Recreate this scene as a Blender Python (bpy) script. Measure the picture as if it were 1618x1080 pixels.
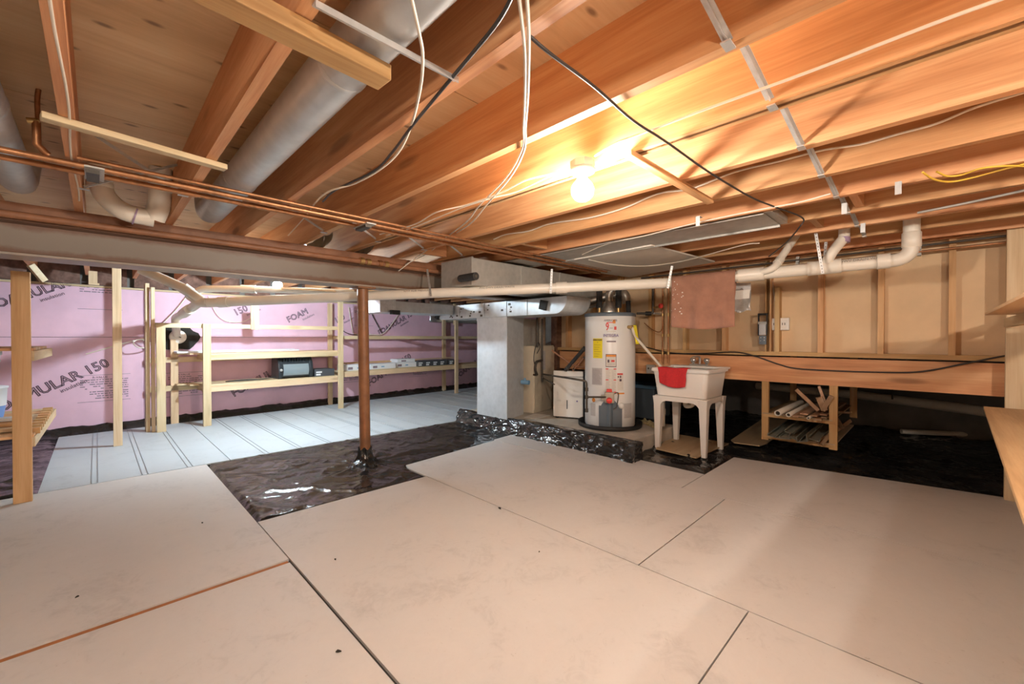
import bpy, bmesh, math, random
from mathutils import Vector, Matrix, noise
random.seed(7)
for o in list(bpy.data.objects): bpy.data.objects.remove(o)
scene = bpy.context.scene
COL = scene.collection
# ---------------------------------------------------------------- camera
cam_d = bpy.data.cameras.new('camera'); cam = bpy.data.objects.new('camera', cam_d); COL.objects.link(cam)
cam_d.sensor_width = 36.0; cam_d.lens = 36.0 * 664.0 / 1618.0; cam_d.clip_start = 0.02
cam.location = (0, 0, 1.12)
cam.rotation_euler = (math.radians(90 - 0.55), 0, math.radians(45.3 - 90))
scene.camera = cam
# ---------------------------------------------------------------- world and exposure
w = bpy.data.worlds.new('world'); scene.world = w; w.use_nodes = True
w.node_tree.nodes['Background'].inputs[0].default_value = (0.9, 0.95, 1, 1)
w.node_tree.nodes['Background'].inputs[1].default_value = 0.02
vs = scene.view_settings
vs.view_transform = 'Standard'; vs.look = 'None'; vs.gamma = 1; vs.use_curve_mapping = False
vs.exposure = 1.2
WARM_L, COOL_L, FILL_L = 340.0, 960.0, 440.0          # bulb radiance: warm and cool lamps, then the added rear fill
WARM_C, COOL_C = (1.0, 0.89, 0.77), (0.72, 0.89, 1.0)

# ---------------------------------------------------------------- materials
MATS = {}
def new_mat(name):
    m = bpy.data.materials.new(name); m.use_nodes = True; MATS[name] = m
    nt = m.node_tree; b = nt.nodes['Principled BSDF']
    return m, nt, b
def N(nt, t, **kw):
    n = nt.nodes.new(t)
    for k, v in kw.items():
        if k in n.inputs: n.inputs[k].default_value = v
        else: setattr(n, k, v)
    return n
def ramp(nt, stops):
    r = nt.nodes.new('ShaderNodeValToRGB'); e = r.color_ramp.elements
    while len(e) < len(stops): e.new(0.5)
    for i, (p, c) in enumerate(stops):
        e[i].position = p; e[i].color = (c[0], c[1], c[2], 1)
    return r
def plain(name, col, rough=0.5, metal=0.0, mottle=0.0, scale=8.0, bump=0.0, bscale=40.0, spec=None):
    m, nt, b = new_mat(name)
    b.inputs['Roughness'].default_value = rough; b.inputs['Metallic'].default_value = metal
    if spec is not None: b.inputs['Specular IOR Level'].default_value = spec
    tc = N(nt, 'ShaderNodeTexCoord')
    if mottle > 0:
        n = N(nt, 'ShaderNodeTexNoise', Scale=scale, Detail=5.0, Roughness=0.6)
        nt.links.new(tc.outputs['Object'], n.inputs['Vector'])
        r = ramp(nt, [(0.3, [c * (1 - mottle) for c in col]), (0.7, [min(1, c * (1 + mottle * .5)) for c in col])])
        nt.links.new(n.outputs['Fac'], r.inputs[0]); nt.links.new(r.outputs[0], b.inputs['Base Color'])
    else:
        b.inputs['Base Color'].default_value = (*col, 1)
    if bump > 0:
        n2 = N(nt, 'ShaderNodeTexNoise', Scale=bscale, Detail=4.0)
        nt.links.new(tc.outputs['Object'], n2.inputs['Vector'])
        bp = N(nt, 'ShaderNodeBump', Strength=bump, Distance=0.01)
        nt.links.new(n2.outputs['Fac'], bp.inputs['Height']); nt.links.new(bp.outputs[0], b.inputs['Normal'])
    return m
def wood(name, dark, mid, light, axis='y', knots=0.5, rough=0.62, cross=13.0, along=0.8, vary=0.22, kscale=(1.3, 6.0), kcol=(.16, .07, .03), flat=False):
    m, nt, b = new_mat(name); L = nt.links.new
    b.inputs['Roughness'].default_value = rough
    tc = N(nt, 'ShaderNodeTexCoord'); oi = N(nt, 'ShaderNodeObjectInfo')
    mul = N(nt, 'ShaderNodeMath', operation='MULTIPLY'); mul.inputs[1].default_value = 61.0
    L(oi.outputs['Random'], mul.inputs[0])
    add = N(nt, 'ShaderNodeVectorMath', operation='ADD'); L(tc.outputs['Object'], add.inputs[0]); L(mul.outputs[0], add.inputs[1])
    def mapped(a, c):
        s = [c, c, c]; s['xyz'.index(axis)] = a
        v = N(nt, 'ShaderNodeVectorMath', operation='MULTIPLY'); v.inputs[1].default_value = s
        L(add.outputs[0], v.inputs[0]); return v.outputs[0]
    n1 = N(nt, 'ShaderNodeTexNoise', Scale=1.0, Detail=5.0, Roughness=.55, Distortion=.9); L(mapped(along, cross), n1.inputs['Vector'])
    n2 = N(nt, 'ShaderNodeTexNoise', Scale=1.0, Detail=3.0, Roughness=.6); L(mapped(along * 6, cross * 11), n2.inputs['Vector'])
    n3 = N(nt, 'ShaderNodeTexNoise', Scale=1.0, Detail=2.0); L(mapped(.9, 2.2), n3.inputs['Vector'])
    a1 = N(nt, 'ShaderNodeMath', operation='MULTIPLY_ADD'); L(n2.outputs['Fac'], a1.inputs[0]); a1.inputs[1].default_value = .35; L(n1.outputs['Fac'], a1.inputs[2])
    a2 = N(nt, 'ShaderNodeMath', operation='MULTIPLY_ADD'); L(n3.outputs['Fac'], a2.inputs[0]); a2.inputs[1].default_value = .5; L(a1.outputs[0], a2.inputs[2])
    a3 = N(nt, 'ShaderNodeMath', operation='SUBTRACT'); L(a2.outputs[0], a3.inputs[0]); a3.inputs[1].default_value = .42
    r = ramp(nt, [(.28, dark), (.5, mid), (.72, light)]); L(a3.outputs[0], r.inputs[0])
    col = r.outputs[0]
    if knots > 0:
        v = N(nt, 'ShaderNodeTexVoronoi', Scale=1.0, Randomness=1.0); L(mapped(*kscale), v.inputs['Vector'])
        if flat: v.voronoi_dimensions = '2D'
        kr = ramp(nt, [(.03, (1, 1, 1)), (.085, (0, 0, 0))] if flat else [(.10, (1, 1, 1)), (.19, (0, 0, 0))]); L(v.outputs['Distance'], kr.inputs[0])
        km = N(nt, 'ShaderNodeMath', operation='MULTIPLY'); km.inputs[1].default_value = knots; L(kr.outputs[0], km.inputs[0])
        mx = N(nt, 'ShaderNodeMix', data_type='RGBA'); L(km.outputs[0], mx.inputs[0]); L(col, mx.inputs[6]); mx.inputs[7].default_value = (*kcol, 1)
        col = mx.outputs[2]
    mr = N(nt, 'ShaderNodeMapRange'); L(oi.outputs['Random'], mr.inputs[0]); mr.inputs[3].default_value = 1 - vary; mr.inputs[4].default_value = 1 + vary * .5
    hs = N(nt, 'ShaderNodeHueSaturation'); L(col, hs.inputs['Color']); L(mr.outputs[0], hs.inputs['Value'])
    mh = N(nt, 'ShaderNodeMapRange'); L(oi.outputs['Random'], mh.inputs[0]); mh.inputs[1].default_value = 1.0; mh.inputs[2].default_value = 0.0; mh.inputs[3].default_value = .491; mh.inputs[4].default_value = .507; L(mh.outputs[0], hs.inputs['Hue'])
    L(hs.outputs[0], b.inputs['Base Color'])
    bp = N(nt, 'ShaderNodeBump', Strength=.18, Distance=.004); L(a1.outputs[0], bp.inputs['Height']); L(bp.outputs[0], b.inputs['Normal'])
    return m
def streaky(name, base, marks, rough=0.55):      # off-white sheet goods with scuffs and short scratches
    m, nt, b = new_mat(name); L = nt.links.new
    b.inputs['Roughness'].default_value = rough
    tc = N(nt, 'ShaderNodeTexCoord')
    n1 = N(nt, 'ShaderNodeTexNoise', Scale=2.2, Detail=6.0, Roughness=.65, Distortion=1.2); L(tc.outputs['Object'], n1.inputs['Vector'])
    n2 = N(nt, 'ShaderNodeTexNoise', Scale=11.0, Detail=5.0, Roughness=.7, Distortion=2.5); L(tc.outputs['Object'], n2.inputs['Vector'])
    a = N(nt, 'ShaderNodeMath', operation='MULTIPLY_ADD'); L(n2.outputs['Fac'], a.inputs[0]); a.inputs[1].default_value = .6; L(n1.outputs['Fac'], a.inputs[2])
    r = ramp(nt, [(.52, [c * .84 for c in base]), (.74, base), (1.0, [min(1, c * 1.04) for c in base])]); L(a.outputs[0], r.inputs[0])
    n4 = N(nt, 'ShaderNodeTexNoise', Scale=26.0, Detail=3.0, Roughness=.7, Distortion=3.0); L(tc.outputs['Object'], n4.inputs['Vector'])
    k = ramp(nt, [(.67, (0, 0, 0)), (.73, (1, 1, 1))]); L(n4.outputs['Fac'], k.inputs[0])
    km = N(nt, 'ShaderNodeMath', operation='MULTIPLY'); km.inputs[1].default_value = .4; L(k.outputs[0], km.inputs[0])
    mx = N(nt, 'ShaderNodeMix', data_type='RGBA'); L(km.outputs[0], mx.inputs[0]); L(r.outputs[0], mx.inputs[6]); mx.inputs[7].default_value = (*marks, 1)
    L(mx.outputs[2], b.inputs['Base Color'])
    bp = N(nt, 'ShaderNodeBump', Strength=.08, Distance=.004); L(n4.outputs['Fac'], bp.inputs['Height']); L(bp.outputs[0], b.inputs['Normal'])
    return m
def metal(name, col, rough=.38, mott=.35, scale=7.0, metallic=.85):
    m, nt, b = new_mat(name); L = nt.links.new
    tc = N(nt, 'ShaderNodeTexCoord')
    v = N(nt, 'ShaderNodeTexVoronoi', Scale=scale * 6); L(tc.outputs['Object'], v.inputs['Vector'])
    n = N(nt, 'ShaderNodeTexNoise', Scale=scale, Detail=6.0, Roughness=.7); L(tc.outputs['Object'], n.inputs['Vector'])
    a = N(nt, 'ShaderNodeMath', operation='MULTIPLY_ADD'); L(v.outputs['Distance'], a.inputs[0]); a.inputs[1].default_value = .25; L(n.outputs['Fac'], a.inputs[2])
    r = ramp(nt, [(.4, [c * (1 - mott) for c in col]), (.75, col)]); L(a.outputs[0], r.inputs[0]); L(r.outputs[0], b.inputs['Base Color'])
    rr = ramp(nt, [(.3, [rough * 1.4] * 3), (.8, [rough * .8] * 3)]); L(n.outputs['Fac'], rr.inputs[0]); L(rr.outputs[0], b.inputs['Roughness'])
    b.inputs['Metallic'].default_value = metallic
    return m
def emit(name, col, strength):
    m, nt, b = new_mat(name)
    b.inputs['Base Color'].default_value = (.9, .9, .88, 1)
    b.inputs['Emission Color'].default_value = (*col, 1); b.inputs['Emission Strength'].default_value = strength
    return m
def poly_film(name):       # black polyethylene: glossy, with creases
    m, nt, b = new_mat(name); L = nt.links.new
    tc = N(nt, 'ShaderNodeTexCoord')
    n = N(nt, 'ShaderNodeTexNoise', Scale=2.6, Detail=4.0, Roughness=.55, Distortion=1.0); L(tc.outputs['Object'], n.inputs['Vector'])
    n2 = N(nt, 'ShaderNodeTexNoise', Scale=3.2, Detail=4.0, Roughness=.5, Distortion=1.2); n2.noise_type = 'RIDGED_MULTIFRACTAL'
    L(tc.outputs['Object'], n2.inputs['Vector'])
    a = N(nt, 'ShaderNodeMath', operation='MULTIPLY_ADD'); L(n2.outputs['Fac'], a.inputs[0]); a.inputs[1].default_value = .22; L(n.outputs['Fac'], a.inputs[2])
    bp = N(nt, 'ShaderNodeBump', Strength=.42, Distance=.05); L(a.outputs[0], bp.inputs['Height']); L(bp.outputs[0], b.inputs['Normal'])
    r = ramp(nt, [(.45, (.014, .014, .015)), (.7, (.040, .037, .035))]); L(n.outputs['Fac'], r.inputs[0]); L(r.outputs[0], b.inputs['Base Color'])
    b.inputs['Roughness'].default_value = .17; b.inputs['Specular IOR Level'].default_value = .75
    return m
JD, JM, JL = (.50, .225, .090), (.65, .33, .145), (.76, .45, .22)
for ax in 'xyz':
    wood('fir_' + ax, JD, JM, JL, axis=ax)
    wood('pine_' + ax, (.58, .40, .22), (.70, .52, .31), (.78, .62, .40), axis=ax, knots=.35, vary=.12)
    wood('stud_' + ax, (.50, .26, .10), (.64, .37, .16), (.74, .48, .24), axis=ax, knots=.4, vary=.15)
wood('plywood', (.60, .39, .21), (.73, .50, .28), (.80, .59, .36), axis='x', knots=.75, cross=7.0, along=.9, kscale=(2.6, 6.0), vary=.1, kcol=(.16, .08, .045), flat=True)
wood('ply_top', (.52, .32, .16), (.66, .44, .23), (.74, .54, .31), axis='x', knots=.25, cross=9.0, along=.8, vary=.06, rough=.5)
wood('scrap_ply', (.42, .29, .17), (.52, .37, .22), (.60, .45, .28), axis='x', knots=.15, cross=9.0, along=.8, vary=.1)
wood('old_trim', (.30, .17, .09), (.42, .26, .15), (.55, .38, .25), axis='x', knots=.2, vary=.4)
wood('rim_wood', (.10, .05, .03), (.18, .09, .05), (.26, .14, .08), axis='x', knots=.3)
streaky('sheet_white', (.625, .61, .595), (.33, .29, .24))
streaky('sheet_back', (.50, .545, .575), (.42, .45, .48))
plain('rib_grey', (.34, .37, .39), .5)
poly_film('black_film')
plain('foam_pink', (.82, .53, .65), .6, mottle=.10, scale=3.0)
plain('print_ink', (.08, .05, .07), .6)
plain('print_grey', (.22, .17, .20), .6)
plain('sheathing', (.74, .53, .32), .75, mottle=.10, scale=3.0, bump=.05, bscale=60)
plain('concrete', (.50, .45, .38), .85, mottle=.25, scale=5.0, bump=.2)
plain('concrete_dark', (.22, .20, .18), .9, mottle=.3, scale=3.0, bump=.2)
plain('drywall', (.66, .61, .53), .8, mottle=.05)
plain('drywall_edge', (.85, .80, .72), .85, mottle=.15, scale=40)
def beam_coat(name):        # grey primer, rusted through along the lower edge and in blotches
    m, nt, b = new_mat(name); L = nt.links.new
    b.inputs['Roughness'].default_value = .42
    tc = N(nt, 'ShaderNodeTexCoord'); sp = N(nt, 'ShaderNodeSeparateXYZ'); L(tc.outputs['Object'], sp.inputs[0])
    n = N(nt, 'ShaderNodeTexNoise', Scale=5.0, Detail=6.0, Roughness=.65); L(tc.outputs['Object'], n.inputs['Vector'])
    a = N(nt, 'ShaderNodeMath', operation='MULTIPLY_ADD'); L(n.outputs['Fac'], a.inputs[0]); a.inputs[1].default_value = .07; L(sp.outputs['Z'], a.inputs[2])
    r = ramp(nt, [(.078, (.17, .075, .035)), (.098, (.24, .19, .15)), (.19, (.27, .22, .175)), (.215, (.20, .10, .06))]); L(a.outputs[0], r.inputs[0]); L(r.outputs[0], b.inputs['Base Color'])
    bp = N(nt, 'ShaderNodeBump', Strength=.15, Distance=.004); L(n.outputs['Fac'], bp.inputs['Height']); L(bp.outputs[0], b.inputs['Normal'])
beam_coat('beam_paint')
plain('flange_paint', (.34, .28, .23), .4, mottle=.25, scale=5.0)
plain('column_rust', (.30, .13, .055), .45, mottle=.35, scale=7.0, bump=.1)
plain('nailer_red', (.34, .15, .075), .5, mottle=.3, scale=9.0)
plain('pvc_white', (.80, .73, .63), .35, mottle=.05, scale=6.0)
plain('pvc_line', (.30, .26, .22), .6)
plain('primer_purple', (.40, .28, .42), .5, mottle=.3, scale=30)
metal('galvanized', (.66, .69, .71), .38, mott=.18, scale=3.0, metallic=.4)
metal('galv_dull', (.50, .48, .44), .45, mott=.2, scale=4.0, metallic=.35)
metal('foil', (.80, .82, .84), .28, mott=.25, scale=9.0, metallic=.9)
metal('copper', (.52, .25, .12), .40, mott=.4, metallic=.8)
metal('brass', (.62, .42, .18), .35, metallic=.9)
metal('chrome', (.75, .75, .74), .15, mott=.1)
metal('zinc', (.66, .66, .65), .4, mott=.2, metallic=.6)
metal('flue', (.62, .58, .52), .3)
plain('dark_iron', (.09, .075, .06), .5, metal=.3, mottle=.2)
plain('black_rubber', (.018, .017, .017), .55)
plain('pipe_foam', (.035, .033, .032), .8, mottle=.2, scale=30)
plain('cable_white', (.82, .74, .62), .45)
plain('cable_black', (.035, .03, .028), .45)
plain('cable_yellow', (.78, .50, .06), .45)
plain('enamel_white', (.80, .79, .77), .32)
plain('enamel_cream', (.64, .56, .43), .4, mottle=.06)
plain('label_paper', (.72, .68, .62), .6, mottle=.06, scale=60)
plain('label_grey', (.52, .50, .49), .6, mottle=.12, scale=90)
plain('label_yellow', (.86, .70, .02), .55)
plain('label_orange', (.80, .28, .04), .55)
plain('label_red', (.70, .05, .04), .5)
plain('label_purple', (.22, .16, .36), .55)
plain('slate_plastic', (.13, .16, .19), .4)
plain('valve_body', (.46, .40, .32), .4, metal=.3)
plain('plastic_white', (.83, .79, .74), .4)
plain('appliance_white', (.82, .78, .72), .38)
plain('towel_brown', (.36, .175, .115), .95, mottle=.22, scale=9, bump=.25, bscale=160)
plain('cloth_red', (.62, .025, .03), .8, mottle=.15, scale=60, bump=.3, bscale=300)
plain('bucket_white', (.72, .76, .80), .4)
plain('bucket_blue', (.12, .25, .55), .4)
plain('carton_dark', (.07, .075, .085), .5)
plain('carton_white', (.76, .78, .80), .55)
plain('heater_black', (.025, .03, .034), .35)
plain('heater_grey', (.30, .36, .38), .3, metal=.3)
plain('vinyl_grey', (.30, .31, .26), .5, mottle=.15, scale=20)
plain('glove_tan', (.46, .38, .20), .9, mottle=.4, scale=30)
plain('hole_dark', (.03, .025, .02), .95, mottle=.4, scale=30)
plain('batt_brown', (.22, .12, .09), .98, mottle=.5, scale=14, bump=.6, bscale=20)
plain('blue_fitting', (.18, .36, .55), .4)
plain('bag_clear', (.36, .33, .30), .22, mottle=.3, scale=12)
plain('filler_orange', (.42, .16, .05), .7, mottle=.3, scale=12)
emit('bulb_warm', WARM_C, WARM_L); emit('bulb_cool', COOL_C, COOL_L); emit('fill_bulb_rear', WARM_C, FILL_L); emit('fill_bulb_side', WARM_C, 560.0)  # the rear and side bulbs are added fill light

# ---------------------------------------------------------------- mesh helpers
class MB:
    def __init__(s): s.v = []; s.f = []; s.sm = []
    def add(s, vs, fs, smooth=False):
        n = len(s.v); s.v += [tuple(q) for q in vs]
        for f in fs: s.f.append(tuple(i + n for i in f)); s.sm.append(smooth)
        return s
    def box(s, lo, hi):
        x0, y0, z0 = lo; x1, y1, z1 = hi
        return s.add([(x0,y0,z0),(x1,y0,z0),(x1,y1,z0),(x0,y1,z0),(x0,y0,z1),(x1,y0,z1),(x1,y1,z1),(x0,y1,z1)],
                     [(0,3,2,1),(4,5,6,7),(0,1,5,4),(1,2,6,5),(2,3,7,6),(3,0,4,7)])
    def cbox(s, c, size, rz=0, rx=0, ry=0):
        M = Matrix.Translation(c) @ Matrix.Rotation(rz,4,'Z') @ Matrix.Rotation(ry,4,'Y') @ Matrix.Rotation(rx,4,'X')
        a, b, d = [q / 2 for q in size]
        vs = [M @ Vector(q) for q in ((-a,-b,-d),(a,-b,-d),(a,b,-d),(-a,b,-d),(-a,-b,d),(a,-b,d),(a,b,d),(-a,b,d))]
        return s.add(vs, [(0,3,2,1),(4,5,6,7),(0,1,5,4),(1,2,6,5),(2,3,7,6),(3,0,4,7)])
    def bar(s, p0, p1, w, t, up=(0,0,1)):       # bar from p0 to p1, w sideways, t along up
        p0, p1 = Vector(p0), Vector(p1); d = (p1 - p0).normalized(); u = Vector(up)
        r = d.cross(u)
        if r.length < 1e-4: r = d.cross(Vector((1,0,0)))
        r.normalize(); u = r.cross(d); a = r * w / 2; b = u * t / 2
        vs = [p0-a-b, p0+a-b, p0+a+b, p0-a+b, p1-a-b, p1+a-b, p1+a+b, p1-a+b]
        return s.add(vs, [(0,1,2,3),(7,6,5,4),(0,4,5,1),(1,5,6,2),(2,6,7,3),(3,7,4,0)])
    def tube(s, pts, r, n=12, caps=True, inner=None):
        P = [Vector(q) for q in pts]; k = len(P)
        R = r if isinstance(r, (list, tuple)) else [r] * k
        T = []
        for i in range(k):
            d = (P[min(i+1,k-1)] - P[max(i-1,0)]); T.append(d.normalized() if d.length > 1e-9 else (T[-1] if T else Vector((0,0,1))))
        ref = Vector((0,0,1)) if abs(T[0].z) < .9 else Vector((1,0,0))
        u = T[0].cross(ref).normalized(); vs = []
        for i in range(k):
            u = (u - T[i] * u.dot(T[i])); u.normalize(); v = T[i].cross(u)
            for j in range(n):
                a = 2*math.pi*j/n; vs.append(P[i] + (u*math.cos(a) + v*math.sin(a)) * R[i])
        fs = [(i*n+j, i*n+(j+1)%n, (i+1)*n+(j+1)%n, (i+1)*n+j) for i in range(k-1) for j in range(n)]
        s.add(vs, fs, True)
        if caps:
            s.add(vs[:n], [tuple(range(n-1,-1,-1))]); s.add(vs[-n:], [tuple(range(n))])
        return s
    def lathe(s, prof, c, n=32, M=None, smooth=True):
        vs = []
        for (r, z) in prof:
            for j in range(n):
                a = 2*math.pi*j/n; q = Vector((r*math.cos(a), r*math.sin(a), z))
                if M: q = M @ q
                vs.append(q + Vector(c))
        k = len(prof)
        fs = [(i*n+j, i*n+(j+1)%n, (i+1)*n+(j+1)%n, (i+1)*n+j) for i in range(k-1) for j in range(n)]
        s.add(vs, fs, smooth)
        if prof[0][0] > 1e-4: s.add(vs[:n], [tuple(range(n-1,-1,-1))])
        if prof[-1][0] > 1e-4: s.add(vs[-n:], [tuple(range(n))])
        return s
    def extrude(s, poly, vec):                  # polygon in 3-D pushed along vec
        n = len(poly); a = [Vector(q) for q in poly]; b = [q + Vector(vec) for q in a]
        return s.add(a + b, [tuple(range(n-1,-1,-1)), tuple(range(n,2*n))] + [(i,(i+1)%n,n+(i+1)%n,n+i) for i in range(n)])
    def plate(s, pts, z0, z1):
        return s.extrude([(q[0], q[1], z0) for q in pts], (0,0,z1-z0))
    def grid(s, fn, nu, nv, smooth=True):
        vs = [fn(i/nu, j/nv) for i in range(nu+1) for j in range(nv+1)]
        m = nv + 1
        return s.add(vs, [(i*m+j, (i+1)*m+j, (i+1)*m+j+1, i*m+j+1) for i in range(nu) for j in range(nv)], smooth)
    def build(s, name, mat, parent=None, local=False, bevel=0.0, solid=0.0, sub=0):
        me = bpy.data.meshes.new(name)
        off = parent_loc(parent) if (parent is not None and not local) else Vector((0,0,0))
        me.from_pydata([tuple(Vector(q) - off) for q in s.v], [], s.f)
        bm = bmesh.new(); bm.from_mesh(me)
        bmesh.ops.remove_doubles(bm, verts=bm.verts, dist=1e-5) if not any(s.sm) else None
        bmesh.ops.recalc_face_normals(bm, faces=bm.faces); bm.to_mesh(me); bm.free()
        if any(s.sm):
            me.polygons.foreach_set('use_smooth', [bool(q) for q in s.sm][:len(me.polygons)])
        me.materials.append(MATS[mat])
        o = bpy.data.objects.new(name, me); COL.objects.link(o)
        if parent is not None: o.parent = parent
        if solid:
            q = o.modifiers.new('solid', 'SOLIDIFY'); q.thickness = solid; q.offset = 0
        if bevel:
            q = o.modifiers.new('bevel', 'BEVEL'); q.width = bevel; q.segments = 2; q.limit_method = 'ANGLE'
        if sub:
            q = o.modifiers.new('sub', 'SUBSURF'); q.levels = sub; q.render_levels = sub
        return o
def parent_loc(p):
    v = Vector((0,0,0))
    while p is not None: v += p.location; p = p.parent
    return v
def tag(o, label, cat=None, group=None, kind=None):
    o['label'] = label
    if cat: o['category'] = cat
    if group: o['group'] = group
    if kind: o['kind'] = kind
    return o
def thing(name, label, cat, loc=(0,0,0), group=None, rz=0, kind=None):
    o = bpy.data.objects.new(name, None); o.empty_display_size = .1; COL.objects.link(o)
    o.location = loc; o.rotation_euler = (0,0,rz)
    return tag(o, label, cat, group, kind)
def dup(o, loc, parent=None):                    # one more object sharing mesh data
    c = o.copy(); COL.objects.link(c); c.location = loc
    if parent is not None: c.parent = parent
    return c
def copy_tree(root, loc, label=None, rz=None):
    c = root.copy(); COL.objects.link(c); c.location = loc
    if rz is not None: c.rotation_euler[2] = rz
    if label: c['label'] = label
    for ch in list(root.children):
        d = ch.copy(); COL.objects.link(d); d.parent = c
    return c
def curve_pts(pts, step=6):                      # smooth curve through the points
    P = [Vector(q) for q in pts]; P = [P[0]*2-P[1]] + P + [P[-1]*2-P[-2]]; out = []
    for i in range(1, len(P)-2):
        a, b, c, d = P[i-1:i+3]
        for k in range(step):
            t = k/step
            out.append(.5*((2*b)+(c-a)*t+(2*a-5*b+4*c-d)*t*t+(3*b-a-3*c+d)*t**3))
    out.append(P[-2]); return out
def cable(name, pts, r, mat, label, cat='cable', group=None, parent=None, n=8):
    m = MB().tube(curve_pts(pts), r, n)
    o = m.build(name, mat, parent)
    if parent is None: tag(o, label, cat, group)
    return o
def bend(pts, rad=.08, seg=5):                   # round the corners of a polyline
    P = [Vector(q) for q in pts]; out = [P[0]]
    for i in range(1, len(P)-1):
        a = (P[i-1]-P[i]); b = (P[i+1]-P[i]); r = min(rad, a.length*.45, b.length*.45)
        s0 = P[i]+a.normalized()*r; s1 = P[i]+b.normalized()*r
        for k in range(seg+1):
            t = k/seg; out.append(s0*(1-t)**2 + P[i]*2*t*(1-t) + s1*t*t)
    out.append(P[-1]); return out
def text(name, body, size, M, mat, parent=None, outline=False, local=True, bold=0.0, shear=0.0, xs=1.0):
    cu = bpy.data.curves.new(name, 'FONT'); cu.body = body; cu.size = size; cu.shear = shear
    cu.align_x = 'CENTER'; cu.align_y = 'CENTER'; cu.resolution_u = 2
    if outline: cu.fill_mode = 'NONE'; cu.bevel_depth = size * .028; cu.bevel_resolution = 0
    else: cu.offset = bold; cu.extrude = .0004
    o = bpy.data.objects.new(name, cu); COL.objects.link(o)
    dg = bpy.context.evaluated_depsgraph_get()
    me = bpy.data.meshes.new_from_object(o.evaluated_get(dg)); bpy.data.objects.remove(o); bpy.data.curves.remove(cu)
    me.transform(M @ Matrix.Diagonal((xs, 1, 1, 1))); me.name = name
    me.materials.clear(); me.materials.append(MATS[mat])
    o = bpy.data.objects.new(name, me); COL.objects.link(o)
    if parent is not None:
        o.parent = parent
        if not local: me.transform(Matrix.Translation(-parent_loc(parent)))
    return o
def frame(c, right, up):                         # matrix with text lying on right/up at c
    r = Vector(right).normalized(); u = Vector(up).normalized(); n = r.cross(u).normalized(); u = n.cross(r)
    M = Matrix.Identity(4)
    for i in range(3): M[i][0] = r[i]; M[i][1] = u[i]; M[i][2] = n[i]; M[i][3] = c[i]
    return M
def wrinkle(x, y, amp, f=1.0, seed=0.0):
    q = Vector((x*f+seed, y*f, seed*.7))
    r = 1 - abs(noise.noise(q*2.3)) * 2
    r2 = 1 - abs(noise.noise(q*6.1 + Vector((5,3,1)))) * 2
    return amp * (max(0, r)**4 + .45*max(0, r2)**4 + .25*noise.noise(q*1.2))

# ================================================================ STRUCTURE
# ---- floor: slab under black film, white sheets laid on top
floor = MB().box((-3.0,-3.2,-.12),(9.5,8.6,-.03)).build('floor', 'concrete_dark')
tag(floor, 'concrete basement slab laid over with white wall sheets', kind='structure')
G = .003
SHEETS = []
def under_sheet(x, y, mg=.012):
    for P in SHEETS:
        n = len(P); ins = True
        for i in range(n):
            a, b = P[i], P[(i+1)%n]; L_ = math.hypot(b[0]-a[0], b[1]-a[1])
            if ((b[0]-a[0])*(y-a[1]) - (b[1]-a[1])*(x-a[0]))/L_ < -mg: ins = False; break
        if ins: return True
    return False
def sheet(name, pts, mat='sheet_white', z0=-.012, z1=0.0, lab=None):
    cx = sum(p[0] for p in pts)/len(pts); cy = sum(p[1] for p in pts)/len(pts)
    q = []; SHEETS.append(pts)
    for p in pts:
        q.append((p[0] - math.copysign(G, p[0]-cx), p[1] - math.copysign(G, p[1]-cy)))
    o = MB().plate(q, z0, z1).build(name, mat, floor)
    if lab: o['label'] = lab
    return o
def rect(x0, x1, y0, y1): return [(x0,y0),(x1,y0),(x1,y1),(x0,y1)]
sheet('floor_sheet', rect(.69,1.895,.535,2.905))
sheet('floor_sheet', rect(.69,1.895,-1.9,.535))
sheet('floor_sheet', [(1.895,1.028),(3.11,1.028),(3.11,3.40),(1.93,3.285),(1.895,3.20)])
sheet('floor_sheet', rect(3.11,3.55,1.335,2.13))
sheet('floor_sheet', [(3.11,2.13),(3.52,2.13),(3.50,3.47),(3.11,3.43)])
sheet('floor_sheet', [(1.895,-1.4),(3.11,-1.4),(3.11,1.028),(1.895,1.028)])
sheet('floor_sheet', [(3.11,-1.3),(4.66,-1.3),(4.545,-.40),(4.255,1.335),(3.11,1.335)])
sheet('floor_sheet', rect(-.53,.69,2.30,4.55))
sheet('floor_sheet', rect(-.53,.683,-.1,2.268))
sheet('floor_sheet', rect(-1.75,-.53,1.6,4.42))
sheet('floor_sheet', rect(-.53,.69,-2.5,-.1))
sheet('floor_sheet', rect(-1.75,-.53,-.9,1.6))
MB().box((-.9,2.270,-.02),(.678,2.296,-.004)).build('filler_strip', 'filler_orange', floor)
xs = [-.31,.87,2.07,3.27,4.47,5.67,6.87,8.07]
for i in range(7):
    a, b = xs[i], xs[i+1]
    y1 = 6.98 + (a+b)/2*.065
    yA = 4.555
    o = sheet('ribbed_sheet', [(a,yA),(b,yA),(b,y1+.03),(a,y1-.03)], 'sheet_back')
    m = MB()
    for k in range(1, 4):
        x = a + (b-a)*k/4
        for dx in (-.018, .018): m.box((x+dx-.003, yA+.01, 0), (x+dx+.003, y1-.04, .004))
    m.build('rib', 'rib_grey', o)
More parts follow.
